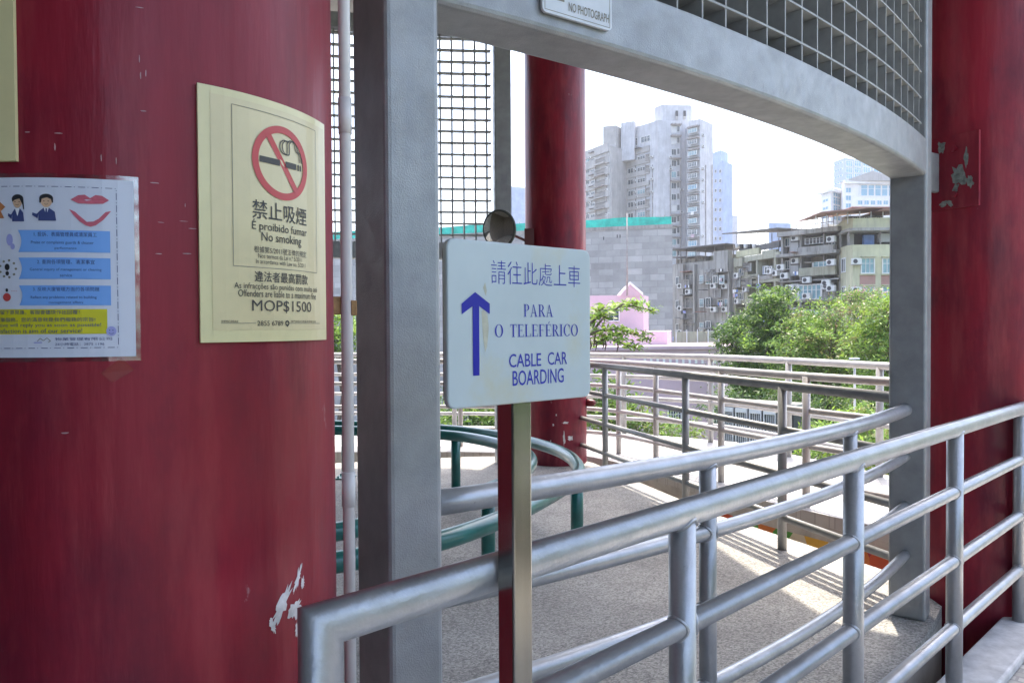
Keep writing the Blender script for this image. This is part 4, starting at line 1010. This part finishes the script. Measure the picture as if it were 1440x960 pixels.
# glass towers on the right
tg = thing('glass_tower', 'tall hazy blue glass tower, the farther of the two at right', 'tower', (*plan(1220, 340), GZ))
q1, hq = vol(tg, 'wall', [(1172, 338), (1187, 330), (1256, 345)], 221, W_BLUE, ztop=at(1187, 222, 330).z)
for y in range(227, 290, 9):
    for (x0, x1, k) in ((1173, 1185, 0), (1189, 1199, 1), (1201, 1211, 1), (1213, 1224, 1), (1227, 1250, 1)): pwin(q1[k], tg, 'three', x0, y, x1, y + 6.5, glass=GLASSB)
to = thing('office_block', 'white office block with blue window bands in front of the glass tower', 'building', (*plan(1200, 260), GZ))
q2, hq = vol(to, 'wall', [(1154, 268), (1168, 262), (1184, 268)], 261, W_WHITE, ztop=at(1168, 262, 262).z)
q3, hq = vol(to, 'wall', [(1183, 262), (1187, 259), (1300, 262)], 255, W_WHITE, ztop=at(1187, 255, 259).z)
b = MB()
for fq in (q2[0], q2[1], q3[1]): fq.box(b, -.3, fq.L + .3, hq - (3 if fq is not q3[1] else .9), hq + (-2 if fq is not q3[1] else .3), -.2, 1.1)
b.build('cornice', W_WHITE, to)
apx = at(1228, 240, 258); b = MB(); e0, e1 = at(1188, 254, 258), at(1268, 254, 258); vs = [e0, e1, apx]; vs += [v + Vector((0, 6, 0)) for v in vs]
b.add(vs, [(0, 1, 2), (5, 4, 3), (0, 3, 4, 1), (1, 4, 5, 2), (2, 5, 3, 0)]); b.build('gable', W_TOWB, to)
for y in (268, 279, 290, 301):
    pwin(q2[0], to, 'two', 1157, y, 1165, y + 6, glass=GLASSB); pwin(q2[1], to, 'three', 1171, y, 1182, y + 8, glass=GLASSB)
    pwin(q3[1], to, 'two', 1189, y - 4, 1197, y + 3, glass=GLASSB)
pwin(q3[1], to, 'wide', 1207, 260, 1262, 276, glass=GLASSB)
for y in (282, 292):
    for x in range(1206, 1262, 9): pwin(q3[1], to, 'two', x, y, x + 7, y + 6, glass=GLASSB)

# --- row of old apartments: recessed back wall, slabs, piers, spandrels
def old_house(label, x0, d0, x1, d1, ytop, ground, m, recess=1.1, cat='building'):
    t = thing('old_apartment_house', label, cat, (*plan((x0 + x1) / 2, (d0 + d1) / 2), GZ), 'old apartment houses in the row')
    f = Face(plan(x0, d0), plan(x1, d1)); h = f.loc(x0 if abs(x0 - 900) < abs(x1 - 900) else x1, ytop)[1]
    b = MB(); bk = f.n * -12; rc = f.n * -recess
    b.prism([tuple(f.a + rc), tuple(f.c + rc), tuple(f.c + bk), tuple(f.a + bk)], GZ, h); b.build('wall', m, t)
    return t, f, h
# G1 grey building
t, f, h = old_house('streaked grey old apartment house next to the block wall', 944, 92, 1031, 84, 372, GZ, W_GREY, .02)
b = MB()
for y in (393, 426, 459): f.pbox(b, 985, y + 1, 1030, y + 3.2, 0, .5)
for x in (962, 978, 1027): f.pbox(b, x, 372, x + 2.2, 500, 0, .45)
f.pbox(b, 1010, 352, 1030, 384, 0, .8); f.pbox(b, 986, 378, 1008, 396, 0, .35)
b.build('ledge', W_GREY, t)
for k, y in enumerate((385, 418, 451, 484)):
    pwin(f, t, 'cage', 964, y - 1, 976, y + 16); pwin(f, t, 'two', 951, y + 4, 955, y + 16)
    pwin(f, t, 'three', 987, y + 2, 993, y + 14, out=.37, glass=GLASST) ; pwin(f, t, 'two', 996, y, 1003, y + 15, out=.37, glass=rnd.choice([GLASS, GLASST]))
    pwin(f, t, 'two', 1010, y + 3, 1017, y + 14, out=.85 if k == 0 else .01); pwin(f, t, 'three', 1019, y + 2, 1026, y + 15, out=.85 if k == 0 else .01, glass=GLASST)
    for x in (956, 1018, 1005): s, hh = f.loc(x, y + 20 + rnd.uniform(-2, 2)); place(f, t, 'ac', s, hh, 1, 1, out=.05 if x != 1005 else .4)
    b = MB(); f.pbox(b, 963.5, y - 4, 977, y - 2, 0, .9); b.build('awning', REDR if k == 0 else METR, t)
for i, (x0, x1, ya, yb, o) in enumerate(((948, 1031, 353, 344, 1.2), (947, 990, 363, 361, .6))):
    b = MB(); A_ = f.loc(x0, ya); B_ = f.loc(x1, yb)
    vs = [f.P(A_[0], A_[1], o), f.P(B_[0], B_[1], o), f.P(B_[0] - 1, B_[1] + .05, -6), f.P(A_[0] + 1, A_[1], -6)]
    b.add(vs + [v + Vector((0, 0, .12)) for v in vs], [(3, 2, 1, 0), (4, 5, 6, 7), (0, 1, 5, 4), (1, 2, 6, 5), (2, 3, 7, 6), (3, 0, 4, 7)]); cn = b.build('rooftop_canopy', METR, t)
    for x in np.linspace(x0 + 2, x1 - 2, 7):
        b = MB(); s, hh = f.loc(x, ya + (yb - ya) * (x - x0) / (x1 - x0)); b.tube([f.P(s, h - .2, -.3), f.P(s, hh + .02, -.3)], .06, 5); b.build('canopy_post', CAGE, t, cn)
b = MB(); f.pbox(b, 947, 361, 985, 378, -3, -.4); f.pbox(b, 985, 356, 1012, 373, -4, -1.5, 1); b.build('rooftop_shed', [W_GREY, W_OLIVE], t)
# dark service pipe gap
def clutter(f, t, x0, x1, y0, y1, n, out, seed):
    q = random.Random(seed)
    for k in range(n):
        x = q.uniform(x0, x1 - 6); y = q.uniform(y0, y1 - 12); kind = q.choice(['ac', 'pipe', 'laundry', 'awning', 'cage', 'ac'])
        if kind == 'ac': s_, h_ = f.loc(x, y + 8); place(f, t, 'ac', s_, h_, 1, 1, out=out)
        elif kind == 'pipe': b = MB(); a_, h0 = f.loc(x, y + q.uniform(25, 60)); h1 = f.loc(x, y)[1]; b.tube([f.P(a_, h0, out + .08), f.P(a_, h1, out + .08)], .06, 6); b.build('drain_pipe', q.choice([CAGE, W_WHITE, W_GREY]), t)
        elif kind == 'laundry':
            b = MB(); xx = x
            for j in range(3): b = MB(); wd = q.uniform(1.2, 2.4); f.pbox(b, xx, y, xx + wd, y + q.uniform(3, 6), out + .5, out + .53); b.build('laundry', q.choice([CLOTHB, W_WHITE, W_PINK, LILAC, DARK]), t); xx += wd + .5
        elif kind == 'awning': b = MB(); f.pbox(b, x, y, x + q.uniform(6, 11), y + 1.4, out, out + .9); b.build('awning', q.choice([METR, REDR, W_GREY, CAGE]), t)
        else: pwin(f, t, 'cage', x, y, x + q.uniform(6, 9), y + 13, out=out, glass=q.choice([GLASS, DARK]))
clutter(f, t, 948, 1028, 376, 500, 26, .4, 3)
# G2 olive building
t, f, h = old_house('stained olive old apartment house with open balconies under a flat rooftop canopy', 1032, 84, 1098, 76, 363, GZ, W_OLIVE, 1.6)
b = MB()
for x, w_ in ((1031.5, 2.5), (1048, 3.5), (1063, 2), (1088, 2.5)): f.pbox(b, x, 362, x + w_, 510, -1.6, 0)
for y in (362, 396, 432, 468):
    f.pbox(b, 1032, y - 1, 1097, y + 1.6, -1.6, .05)
b.build('pier', W_OLIVE, t)
b = MB(); f.pbox(b, 1034, 348, 1066, 362, -.4, -.1); f.pbox(b, 1070, 350, 1090, 361, -.4, -.1, 1); f.pbox(b, 1035, 362, 1047, 376, -1.6, .3, 1); b.build('roof_parapet', [W_YEL, W_OLIVE], t)
for k, y in enumerate((376, 410, 446, 482)):
    b = MB(); f.pbox(b, 1052, y + 9, 1063, y + 17, -.15, .02); f.pbox(b, 1065, y + 10, 1088, y + 18, -.15, .1, 1); b.build('balcony_wall', [W_OLIVE, W_GREY], t)
    pwin(f, t, 'two', 1040, y + 1, 1046, y + 12, out=.0); s, hh = f.loc(1036, y + 17); place(f, t, 'ac', s, hh, 1, 1, out=.0)
    b = MB(); f.pbox(b, 1035.5, y - 3, 1047, y + 18, -1.5, -.05); b.build('infill_panel', W_OLIVE, t)
    pwin(f, t, 'wide', 1066, y - 3, 1074, y + 10, out=-.6, glass=CLOTHB if k == 0 else GLASST); pwin(f, t, 'three', 1076, y - 2, 1087, y + 9, out=.06, glass=GLASS)
    pwin(f, t, 'two', 1053, y - 4, 1061, y + 9, out=-1.5, glass=DARK)
    s, hh = f.loc(1090, y + 12); place(f, t, 'ac', s, hh, 1, 1, out=.0)
b = MB(); A_ = f.loc(1024, 330); B_ = f.loc(1103, 322); vs = [f.P(A_[0], A_[1], .8), f.P(B_[0], B_[1], .8), f.P(B_[0] - 1, B_[1] + .05, -7), f.P(A_[0] + 4, A_[1] + .1, -7)]
b.add(vs + [v + Vector((0, 0, .12)) for v in vs], [(3, 2, 1, 0), (4, 5, 6, 7), (0, 1, 5, 4), (1, 2, 6, 5), (2, 3, 7, 6), (3, 0, 4, 7)]); cn = b.build('rooftop_canopy', METR, t)
for x in np.linspace(1030, 1098, 8):
    b = MB(); s, hh = f.loc(x, 328.5); b.tube([f.P(s, h - .3, -.6), f.P(s, hh + .05, -.6)], .055, 5); b.build('canopy_post', CAGE, t, cn)
b = MB(); f.pbox(b, 1052, 333, 1082, 346, -4, -3); f.pbox(b, 1036, 347, 1092, 349, -.6, -.3, 1); b.build('rooftop_shed', [W_RBROWN, METR], t)
for x in range(1034, 1062, 6):
    b = MB(); s, hh = f.loc(x, 349); p = f.P(s, hh, -.25); b.tube([p, p + Vector((0, 0, .45))], [.22, .26], 8); b.build('flower_pot', W_WHITE if x % 4 else DARK, t)
clutter(f, t, 1034, 1094, 366, 480, 22, .12, 4)
# G3 grey balconied building
t, f, h = old_house('grey old apartment house with long enclosed balconies and railed roof terrace', 1098, 76, 1184, 71, 326, GZ, W_OLIVE, 1.8)
b = MB()
for x, w_ in ((1098, 3), (1110, 2), (1124, 3), (1157, 2), (1180, 3)): f.pbox(b, x, 328, x + w_, 510, -1.8, 0)
for y, o in ((326, .7), (357, .9), (394, .5), (430, .5), (466, .4)): f.pbox(b, 1098, y - 1.2, 1183, y + 1.8, -1.8, o)
b.build('pier', W_GREY, t)
for k, y in enumerate((330, 362, 398, 434)):
    b = MB(); f.pbox(b, 1127, y + 14 - (2 if k else 0), 1178, y + 27, .1, .5 if k else .8, 0); f.pbox(b, 1112, y + 10, 1123, y + 26, -.2, .05, 1); b.build('balcony_wall', [W_GREY if k != 1 else W_OLIVE, W_TOWB], t)
    if k in (0,):
        pwin(f, t, 'wide', 1128, y + 2, 1156, y + 14, out=-.5, glass=METR); pwin(f, t, 'two', 1161, y + 2, 1170, y + 26, out=-.6)
    if k == 1: pwin(f, t, 'three', 1146, y + 5, 1170, y + 14, out=.4, glass=GLASST)
    if k >= 2: pwin(f, t, 'wide', 1126, y + 1, 1161, y + 24, out=.55, glass=GLASST); pwin(f, t, 'cage', 1164, y, 1176, y + 24, out=.5)
    pwin(f, t, 'two', 1101, y + 4, 1108, y + 17, out=-.4); s, hh = f.loc(1114, y + 9); place(f, t, 'ac', s, hh, 1, 1, out=-.1)
    s, hh = f.loc(1172, y + 12); place(f, t, 'ac', s, hh, 1, 1, out=.95)
for z in (.45, .9, 1.35):
    b = MB(); b.tube([f.P(1, h + z, -.3), f.P(f.L - 1, h + z, -.3)], .035, 5); b.build('terrace_rail', CAGE, t)
for s in np.linspace(1, f.L - 1, 9): b = MB(); b.tube([f.P(s, h - .1, -.3), f.P(s, h + 1.4, -.3)], .035, 5); b.build('terrace_post', CAGE, t)
b = MB(); f.pbox(b, 1131, 311, 1142, 325, -5, -3); f.pbox(b, 1148, 314, 1180, 325, -5, -2, 1); b.build('rooftop_shed', [W_TOW, W_OLIVE], t)
clutter(f, t, 1100, 1178, 330, 470, 22, .85, 6)
# G4 yellow corner building
t = thing('old_apartment_house', 'yellow corner house with rose panels under its windows and rusty rooftop sheds', 'building', (*plan(1240, 68), GZ), 'old apartment houses in the row')
corner = [(1178, 72.5), (1183, 70.6), (1190, 69.3), (1199, 68.6), (1330, 68.0)]
Pc = [plan(*c) for c in corner]; f = Face(Pc[3], Pc[4]); hA = f.loc(1215, 344)[1]; hB = f.loc(1215, 321)[1]; hC = f.loc(1215, 306)[1]
def band(nm, z0, z1, ins, m, par=t):
    P = [(p[0] + ins * .5, p[1] + ins) for p in Pc]; b = MB(); b.prism(P + [(Pc[4][0], Pc[4][1] + 14), (Pc[0][0] + 4, Pc[0][1] + 14)], z0, z1); return b.build(nm, m, par)
band('wall', GZ, hA, 0, W_YEL); band('recessed_storey', hA, hB, 2.2, DARK); band('parapet', hB, hC, .2, W_YEL); band('roof_slab', hB - .25, hB - .001, -.4, W_GREY)
for x in (1196, 1240): b = MB(); f.pbox(b, x, 320, x + 1.2, 344, -.5, -.3); b.build('storey_post', CAGE, t)
b = MB()
for (x0, x1, y0, y1, mi) in ((1222, 1237, 328, 342, 1), (1200, 1208, 326, 344, 0), (1244, 1260, 326, 338, 2)): b = MB(); f.pbox(b, x0, y0, x1, y1, -1.6, -1.2); b.build('stored_goods', [W_GREY, CLOTHB, W_TOW][mi], t)
for k, y in enumerate((362, 402, 443)):
    fc_ = Face(Pc[1], Pc[2]); pwin(fc_, t, 'two', 1184, y, 1189.7, y + 22)
    for x in (1210, 1240, 1272):
        pwin(f, t, 'three', x, y, x + 20, y + 23, glass=GLASST)
        b = MB(); f.pbox(b, x - 1, y - 1.8, x + 21, y - .2, 0, .45); f.pbox(b, x - 1, y + 23.2, x + 21, y + 24.6, 0, .2); b.build('sill', W_YEL, t)
        b = MB(); f.pbox(b, x - 1, y + 25, x + 21, y + 38, .0, .03); b.build('rose_panel', W_RBROWN, t)
    s, hh = f.loc(1201, y + 10); place(f, t, 'ac', s - .3, hh, 1, 1, out=.05)
b = MB()
for (x0, x1, ya, yb, o, dp) in ((1146, 1210, 303, 290, 1.5, 5), (1196, 1270, 293, 287, .4, 6), (1236, 1330, 297, 289, .8, 5)):
    A_ = f.loc(x0, ya); B_ = f.loc(x1, yb); vs = [f.P(A_[0], A_[1], o), f.P(B_[0], B_[1] - .4, o), f.P(B_[0], B_[1] + .15, -dp), f.P(A_[0], A_[1] + .1, -dp)]
    b.add(vs + [v + Vector((0, 0, .1)) for v in vs], [(3, 2, 1, 0), (4, 5, 6, 7), (0, 1, 5, 4), (1, 2, 6, 5), (2, 3, 7, 6), (3, 0, 4, 7)])
b.build('rooftop_canopy', REDR, t)
b = MB(); f.pbox(b, 1206, 296, 1262, 308, -4, -3); b.build('rooftop_shed', W_TOWB, t)
for x in (1150, 1165, 1180, 1195, 1212, 1228, 1245, 1258):
    b = MB(); s, hh = f.loc(x, 296); b.tube([f.P(s, hC - .5, -.5), f.P(s, hh, -.5)], .05, 5); b.build('canopy_post', WFRAME, t)
for x in (1216, 1233, 1250): pwin(f, t, 'two', x, 298, x + 7, 307, out=-2.9)

# ================================================================== HAZE
hz = bpy.data.materials.new('haze_air'); hz.use_nodes = True; t_ = hz.node_tree; t_.nodes.remove(t_.nodes['Principled BSDF'])
pv_ = NN(t_, 'ShaderNodeVolumePrincipled'); pv_.inputs['Density'].default_value = .0004; pv_.inputs['Color'].default_value = (.93, .95, 1, 1); pv_.inputs['Anisotropy'].default_value = .3
t_.links.new(pv_.outputs[0], t_.nodes['Material Output'].inputs['Volume'])
b = MB(); b.box(-1000, 1000, -400, 1500, -10, 130); ho = b.build('haze', hz); ho['kind'] = 'stuff'
t = thing('red_dome', 'small dark red dome fixed low on the right side of the background column', 'fixture', (.84, 7.98, .70)); b = MB()  # dark red knob of unknown use
b.tube([(.785, 7.99, .70), (.82, 7.97, .70), (.86, 7.945, .70), (.88, 7.935, .70)], [.042, .042, .034, .010], 16); b.build('dome', mat('dark_red_enamel', (.10, .008, .012), .4), t)
b = MB(); b.box(.76, .787, 7.955, 8.025, .65, .75); b.build('mount', DARK, t)
# ================================================================== TREES
def leaf_mesh(name, centers, sizes, mats, midx, root, flat=.35):
    n = len(centers); Nn = rng.normal(size=(n, 3)); Nn[:, 2] = np.abs(Nn[:, 2]) + flat; Nn /= np.linalg.norm(Nn, axis=1)[:, None]
    a = rng.normal(size=(n, 3)); u = np.cross(Nn, a); u /= np.linalg.norm(u, axis=1)[:, None]; v = np.cross(Nn, u)
    L = sizes[:, None]; wv = .32
    fold = Nn * L * .12
    V = np.stack([centers - u * L, centers - v * L * wv + fold, centers + u * L, centers + v * L * wv + fold], 1).reshape(-1, 3)
    o_ = np.array(root['_o']); V = V - o_
    me = bpy.data.meshes.new(name); me.vertices.add(4 * n); me.vertices.foreach_set('co', V.ravel())
    me.loops.add(4 * n); me.loops.foreach_set('vertex_index', np.arange(4 * n, dtype=np.int32))
    me.polygons.add(n); me.polygons.foreach_set('loop_start', np.arange(0, 4 * n, 4, dtype=np.int32)); me.polygons.foreach_set('loop_total', np.full(n, 4, dtype=np.int32))
    for m in mats: me.materials.append(m)
    me.polygons.foreach_set('material_index', midx.astype(np.int32)); me.update(); me.validate()
    o = bpy.data.objects.new(name, me); C.objects.link(o); o.parent = root; return o
def tree(name, label, base, blobs, nclump, nleaf, lsize, mats, wts, spread=.45, group=None, cat='tree', trunk_r=.22, limbs=True, shell=.55):
    """blobs: list of (center, radii); foliage hangs in clumps near the blob shells, limbs reach the blobs"""
    t = thing(name, label, cat, base, group); cen = []; sz = []; mi = []
    vol_ = np.array([b[1][0] * b[1][1] * b[1][2] for b in blobs]); pr = vol_ ** .67; pr = pr / pr.sum()
    for _ in range(nclump):
        c, r_ = blobs[rng.choice(len(blobs), p=pr)]
        d = rng.normal(size=3); d /= np.linalg.norm(d); q = (shell + (1 - shell) * rng.random()) * (1 + .10 * rng.normal())
        cc = np.array(c) + d * np.array(r_) * q; k = max(4, int(nleaf * rng.uniform(.4, 1.5)))
        sp = spread * rng.uniform(.5, 1.3)
        P = rng.normal(size=(k, 3)) * np.array([sp, sp, sp * .55]) + cc; cen.append(P); sz.append(lsize * rng.uniform(.6, 1.3, k))
        base_m = rng.choice(len(mats), p=wts); mi.append(np.where(rng.random(k) < .7, base_m, rng.choice(len(mats), size=k, p=wts)))
    leaf_mesh('crown', np.concatenate(cen), np.concatenate(sz), mats, np.concatenate(mi), t)
    b = MB(); B0 = Vector(base); hs = np.mean([bb[0] for bb in blobs], 0); top = Vector(hs)
    fork = B0.lerp(Vector((top.x, top.y, top.z)), .55)
    b.tube([B0, B0.lerp(fork, .5) + Vector((.12, .05, 0)), fork], [trunk_r, trunk_r * .8, trunk_r * .62], 10)
    if limbs:
        for c, r_ in blobs:
            e = Vector(c) + Vector((0, 0, r_[2] * .3)); m_ = fork.lerp(e, .5) + Vector((random.uniform(-.3, .3), random.uniform(-.3, .3), .2))
            b.tube([fork - Vector((0, 0, .1)), m_, e], [trunk_r * .5, trunk_r * .3, trunk_r * .1], 7)
            for _ in range(3):
                d = rng.normal(size=3); d /= np.linalg.norm(d); e2 = Vector(np.array(c) + d * np.array(r_) * .85)
                b.tube([m_, m_.lerp(e2, .6) + Vector((0, 0, .1)), e2], [trunk_r * .2, trunk_r * .13, trunk_r * .05], 5)
    b.build('trunk', BARK, t); return t
def bl(px, py, d, rx, ry=None, rz=None):
    p = at(px, py, d); return ((p.x, p.y, p.z), (rx, ry or rx, rz or rx))
g = 'trees beyond the ramp'
p = at(1060, 520, 34)
tree('broadleaf_tree', 'dense dark green rounded tree, leftmost of the tree belt', (p.x, p.y, GZ), [bl(1050, 485, 34, 1.35, 1.6, 1.5), bl(1085, 440, 34.5, 1.25, 1.4, 1.2), bl(1070, 520, 34, 1.8, 1.8, 1.6), bl(1032, 470, 34, .9, 1.0, .9), bl(1110, 470, 34.6, 1.3, 1.4, 1.2), bl(1095, 430, 35, .75, .8, .75), bl(1070, 580, 34, 2, 2, 1.8)],
     470, 54, .10, [LEAFD, LEAFM, LEAFL], [.42, .38, .20], .23, g)
p = at(1170, 540, 30)
tree('feathery_tree', 'wide lighter green feathery tree with some dry twigs in the middle of the belt', (p.x, p.y, GZ), [bl(1130, 470, 30, 1.1, 1.3, .9), bl(1170, 450, 30.5, 1.35, 1.5, .9), bl(1205, 475, 30, 1.3, 1.4, 1.0), bl(1160, 495, 29.5, 1.6, 1.5, 1.0), bl(1130, 510, 30, 1.2, 1.3, .9), bl(1200, 520, 30, 1.7, 1.6, 1.1), bl(1150, 560, 30, 2, 1.7, 1.2)],
     500, 54, .085, [LEAFM, LEAFL, LEAFO, LEAFB], [.42, .34, .18, .06], .26, g)
p = at(1270, 520, 26)
tree('broadleaf_tree', 'bright yellow green tree at the right, beside the near frame post', (p.x, p.y, GZ), [bl(1250, 450, 26, .9, 1.1, .8), bl(1235, 490, 26, 1.0, 1.1, .8), bl(1275, 470, 26, 1.2, 1.2, 1.0), bl(1250, 530, 25.5, 1.2, 1.2, .9), bl(1225, 570, 25, 1.1, 1.1, .9), bl(1262, 425, 26.5, .6, .7, .5), bl(1260, 620, 25, 1.4, 1.4, 1.2)],
     420, 46, .08, [LEAFL, LEAFM, LEAFO], [.58, .30, .12], .30, g)
p = at(1205, 420, 55)
tree('flowering_shrub', 'shrub with pink flowers showing over the tree tops before the yellow house', (p.x, p.y, GZ), [bl(1206, 418, 55, 1.1, 1, .7), bl(1222, 416, 55, .9, .9, .7), bl(1196, 425, 55, .8, .8, .8)], 110, 26, .11, [LEAFM, LEAFP, LEAFL], [.55, .12, .33], .3, cat='shrub')
# low shrubs under the ramp's edge
p = at(1130, 640, 18)
for (lab, nm, bls, ms, wt) in [('dark hedge seen through the ramp railings below the big trees', 'hedge', [bl(1060, 570, 22, 1.6, 1, .7), bl(1130, 560, 22, 1.6, 1, .8), bl(1200, 575, 21, 1.5, 1, .7), bl(1090, 620, 20, 1.5, 1, .8)], [LEAFD, LEAFM], [.85, .15]),
                       ('yellow green shrub low behind the ramp railings at right', 'shrub', [bl(1190, 625, 15, .9, .8, .5), bl(1235, 650, 14, .8, .8, .5), bl(1215, 600, 16, .7, .7, .4)], [LEAFL, LEAFM, LEAFO], [.5, .3, .2]),
                       ('low green shrub seen under the direction sign at left', 'shrub', [bl(640, 590, 15, .8, .8, .5), bl(680, 592, 15, .7, .7, .5), bl(600, 585, 15.5, .8, .8, .5), bl(720, 600, 15, .6, .6, .5)], [LEAFD, LEAFM, LEAFL], [.4, .4, .2]),
                       ('small green shrub between pale rails right of background column', 'shrub', [bl(845, 560, 17, .6, .6, .9), bl(870, 585, 16.5, .6, .6, .5), bl(900, 600, 17, .5, .5, .4), bl(955, 610, 18, .6, .6, .3)], [LEAFL, LEAFM, LEAFO], [.4, .4, .2])]:
    q = bls[0][0]; tree(nm, lab, (q[0], q[1], GZ), bls, 130, 34, .07, ms, wt, .22, cat='shrub', trunk_r=.08)
p = at(455, 440, 22)
tree('broadleaf_tree', 'green tree glimpsed in the slit beside the left column', (p.x, p.y, GZ), [bl(460, 465, 24, .8, .8, .8), bl(490, 475, 24, .8, .8, .7), bl(430, 470, 24, .9, .9, .8)], 120, 40, .09, [LEAFL, LEAFM], [.6, .4], .25, g)
# sparse branch tree in front of the pink building
bp0 = at(800, 600, 17); t = thing('sparse_branch_tree', 'sparse leafy branches with hanging pods before the pink building', 'tree', (bp0.x, bp0.y, GZ), g)
b = MB(); cen = []; fork = at(806, 480, 17); b.tube([(bp0.x, bp0.y, GZ), at(795, 540, 17), fork], [.16, .10, .06], 8)
pods = MB()
for pts in [[(806, 480), (838, 466), (870, 462), (895, 470), (915, 478)], [(806, 480), (835, 450), (862, 432), (890, 430), (922, 438)], [(806, 480), (830, 470), (850, 445), (880, 425), (900, 428)], [(838, 466), (862, 478), (885, 486), (900, 492)], [(806, 480), (820, 455), (838, 440), (850, 432)], [(806, 482), (835, 484), (860, 472), (880, 470)]]:
    P = [at(x, y, 17 + random.uniform(-.5, .5)) for x, y in pts]; b.tube(P, [.035 * (1 - .8 * i / len(P)) for i in range(len(P))], 6)
    for a, c in zip(P[:-1], P[1:]):
        for k in range(15):
            q = a.lerp(c, random.random()); cen.append(np.array(q) + rng.normal(size=(4, 3)) * np.array([.11, .12, .05]) + np.array([0, 0, .02]))
for (x, y) in ((835, 478), (848, 482), (851, 484), (838, 484), (868, 486), (836, 470), (830, 484)):
    q = at(x, y - 6, 17); pods.tube([q, q + Vector((.02, 0, -.12)), q + Vector((-.01, 0, -.24))], [.014, .022, .008], 6)
b.build('trunk', BARK, t); cen = np.concatenate(cen); leaf_mesh('crown', cen, .085 * rng.uniform(.6, 1.3, len(cen)), [LEAFL, LEAFM, LEAFO], rng.choice(3, size=len(cen), p=[.75, .2, .05]), t, flat=.8)
pods.build('seed_pods', BARK, t)
t = thing('reflection_hedge', 'dark green hedge added out of view right of the walkway for its reflection', 'hedge', (3.9, -1.5, 0)); n_ = 9000  # unseen hedge, added so the steel sign post mirrors dark green
cen = np.stack([rng.uniform(3.35, 4.4, n_), rng.uniform(-6, 1.7, n_), rng.uniform(.02, 1.6, n_)], 1); leaf_mesh('foliage', cen, rng.uniform(.05, .09, n_), [LEAFD, LEAFM], rng.choice(2, size=n_, p=[.7, .3]), t)
b = MB(); b.box(3.4, 4.35, -6, 1.65, .003, .35); b.build('planter', FASC, t)

# ================================================================== street lamp glimpsed above the outer rail
lp = at(1202, 505, 20); t = thing('garden_lamp', 'small white lamp head just above the outer pale rail', 'lamp', (lp.x, lp.y, GZ))
b = MB(); b.tube([(lp.x, lp.y, GZ), (lp.x, lp.y, lp.z)], .03, 8); b.build('pole', PALERAIL, t)
b = MB(); b.box(lp.x - .12, lp.x + .10, lp.y - .08, lp.y + .08, lp.z, lp.z + .04); b.build('lamp_head', W_WHITE, t)
for o in list(bpy.data.objects):
    if '_o' in o: del o['_o']
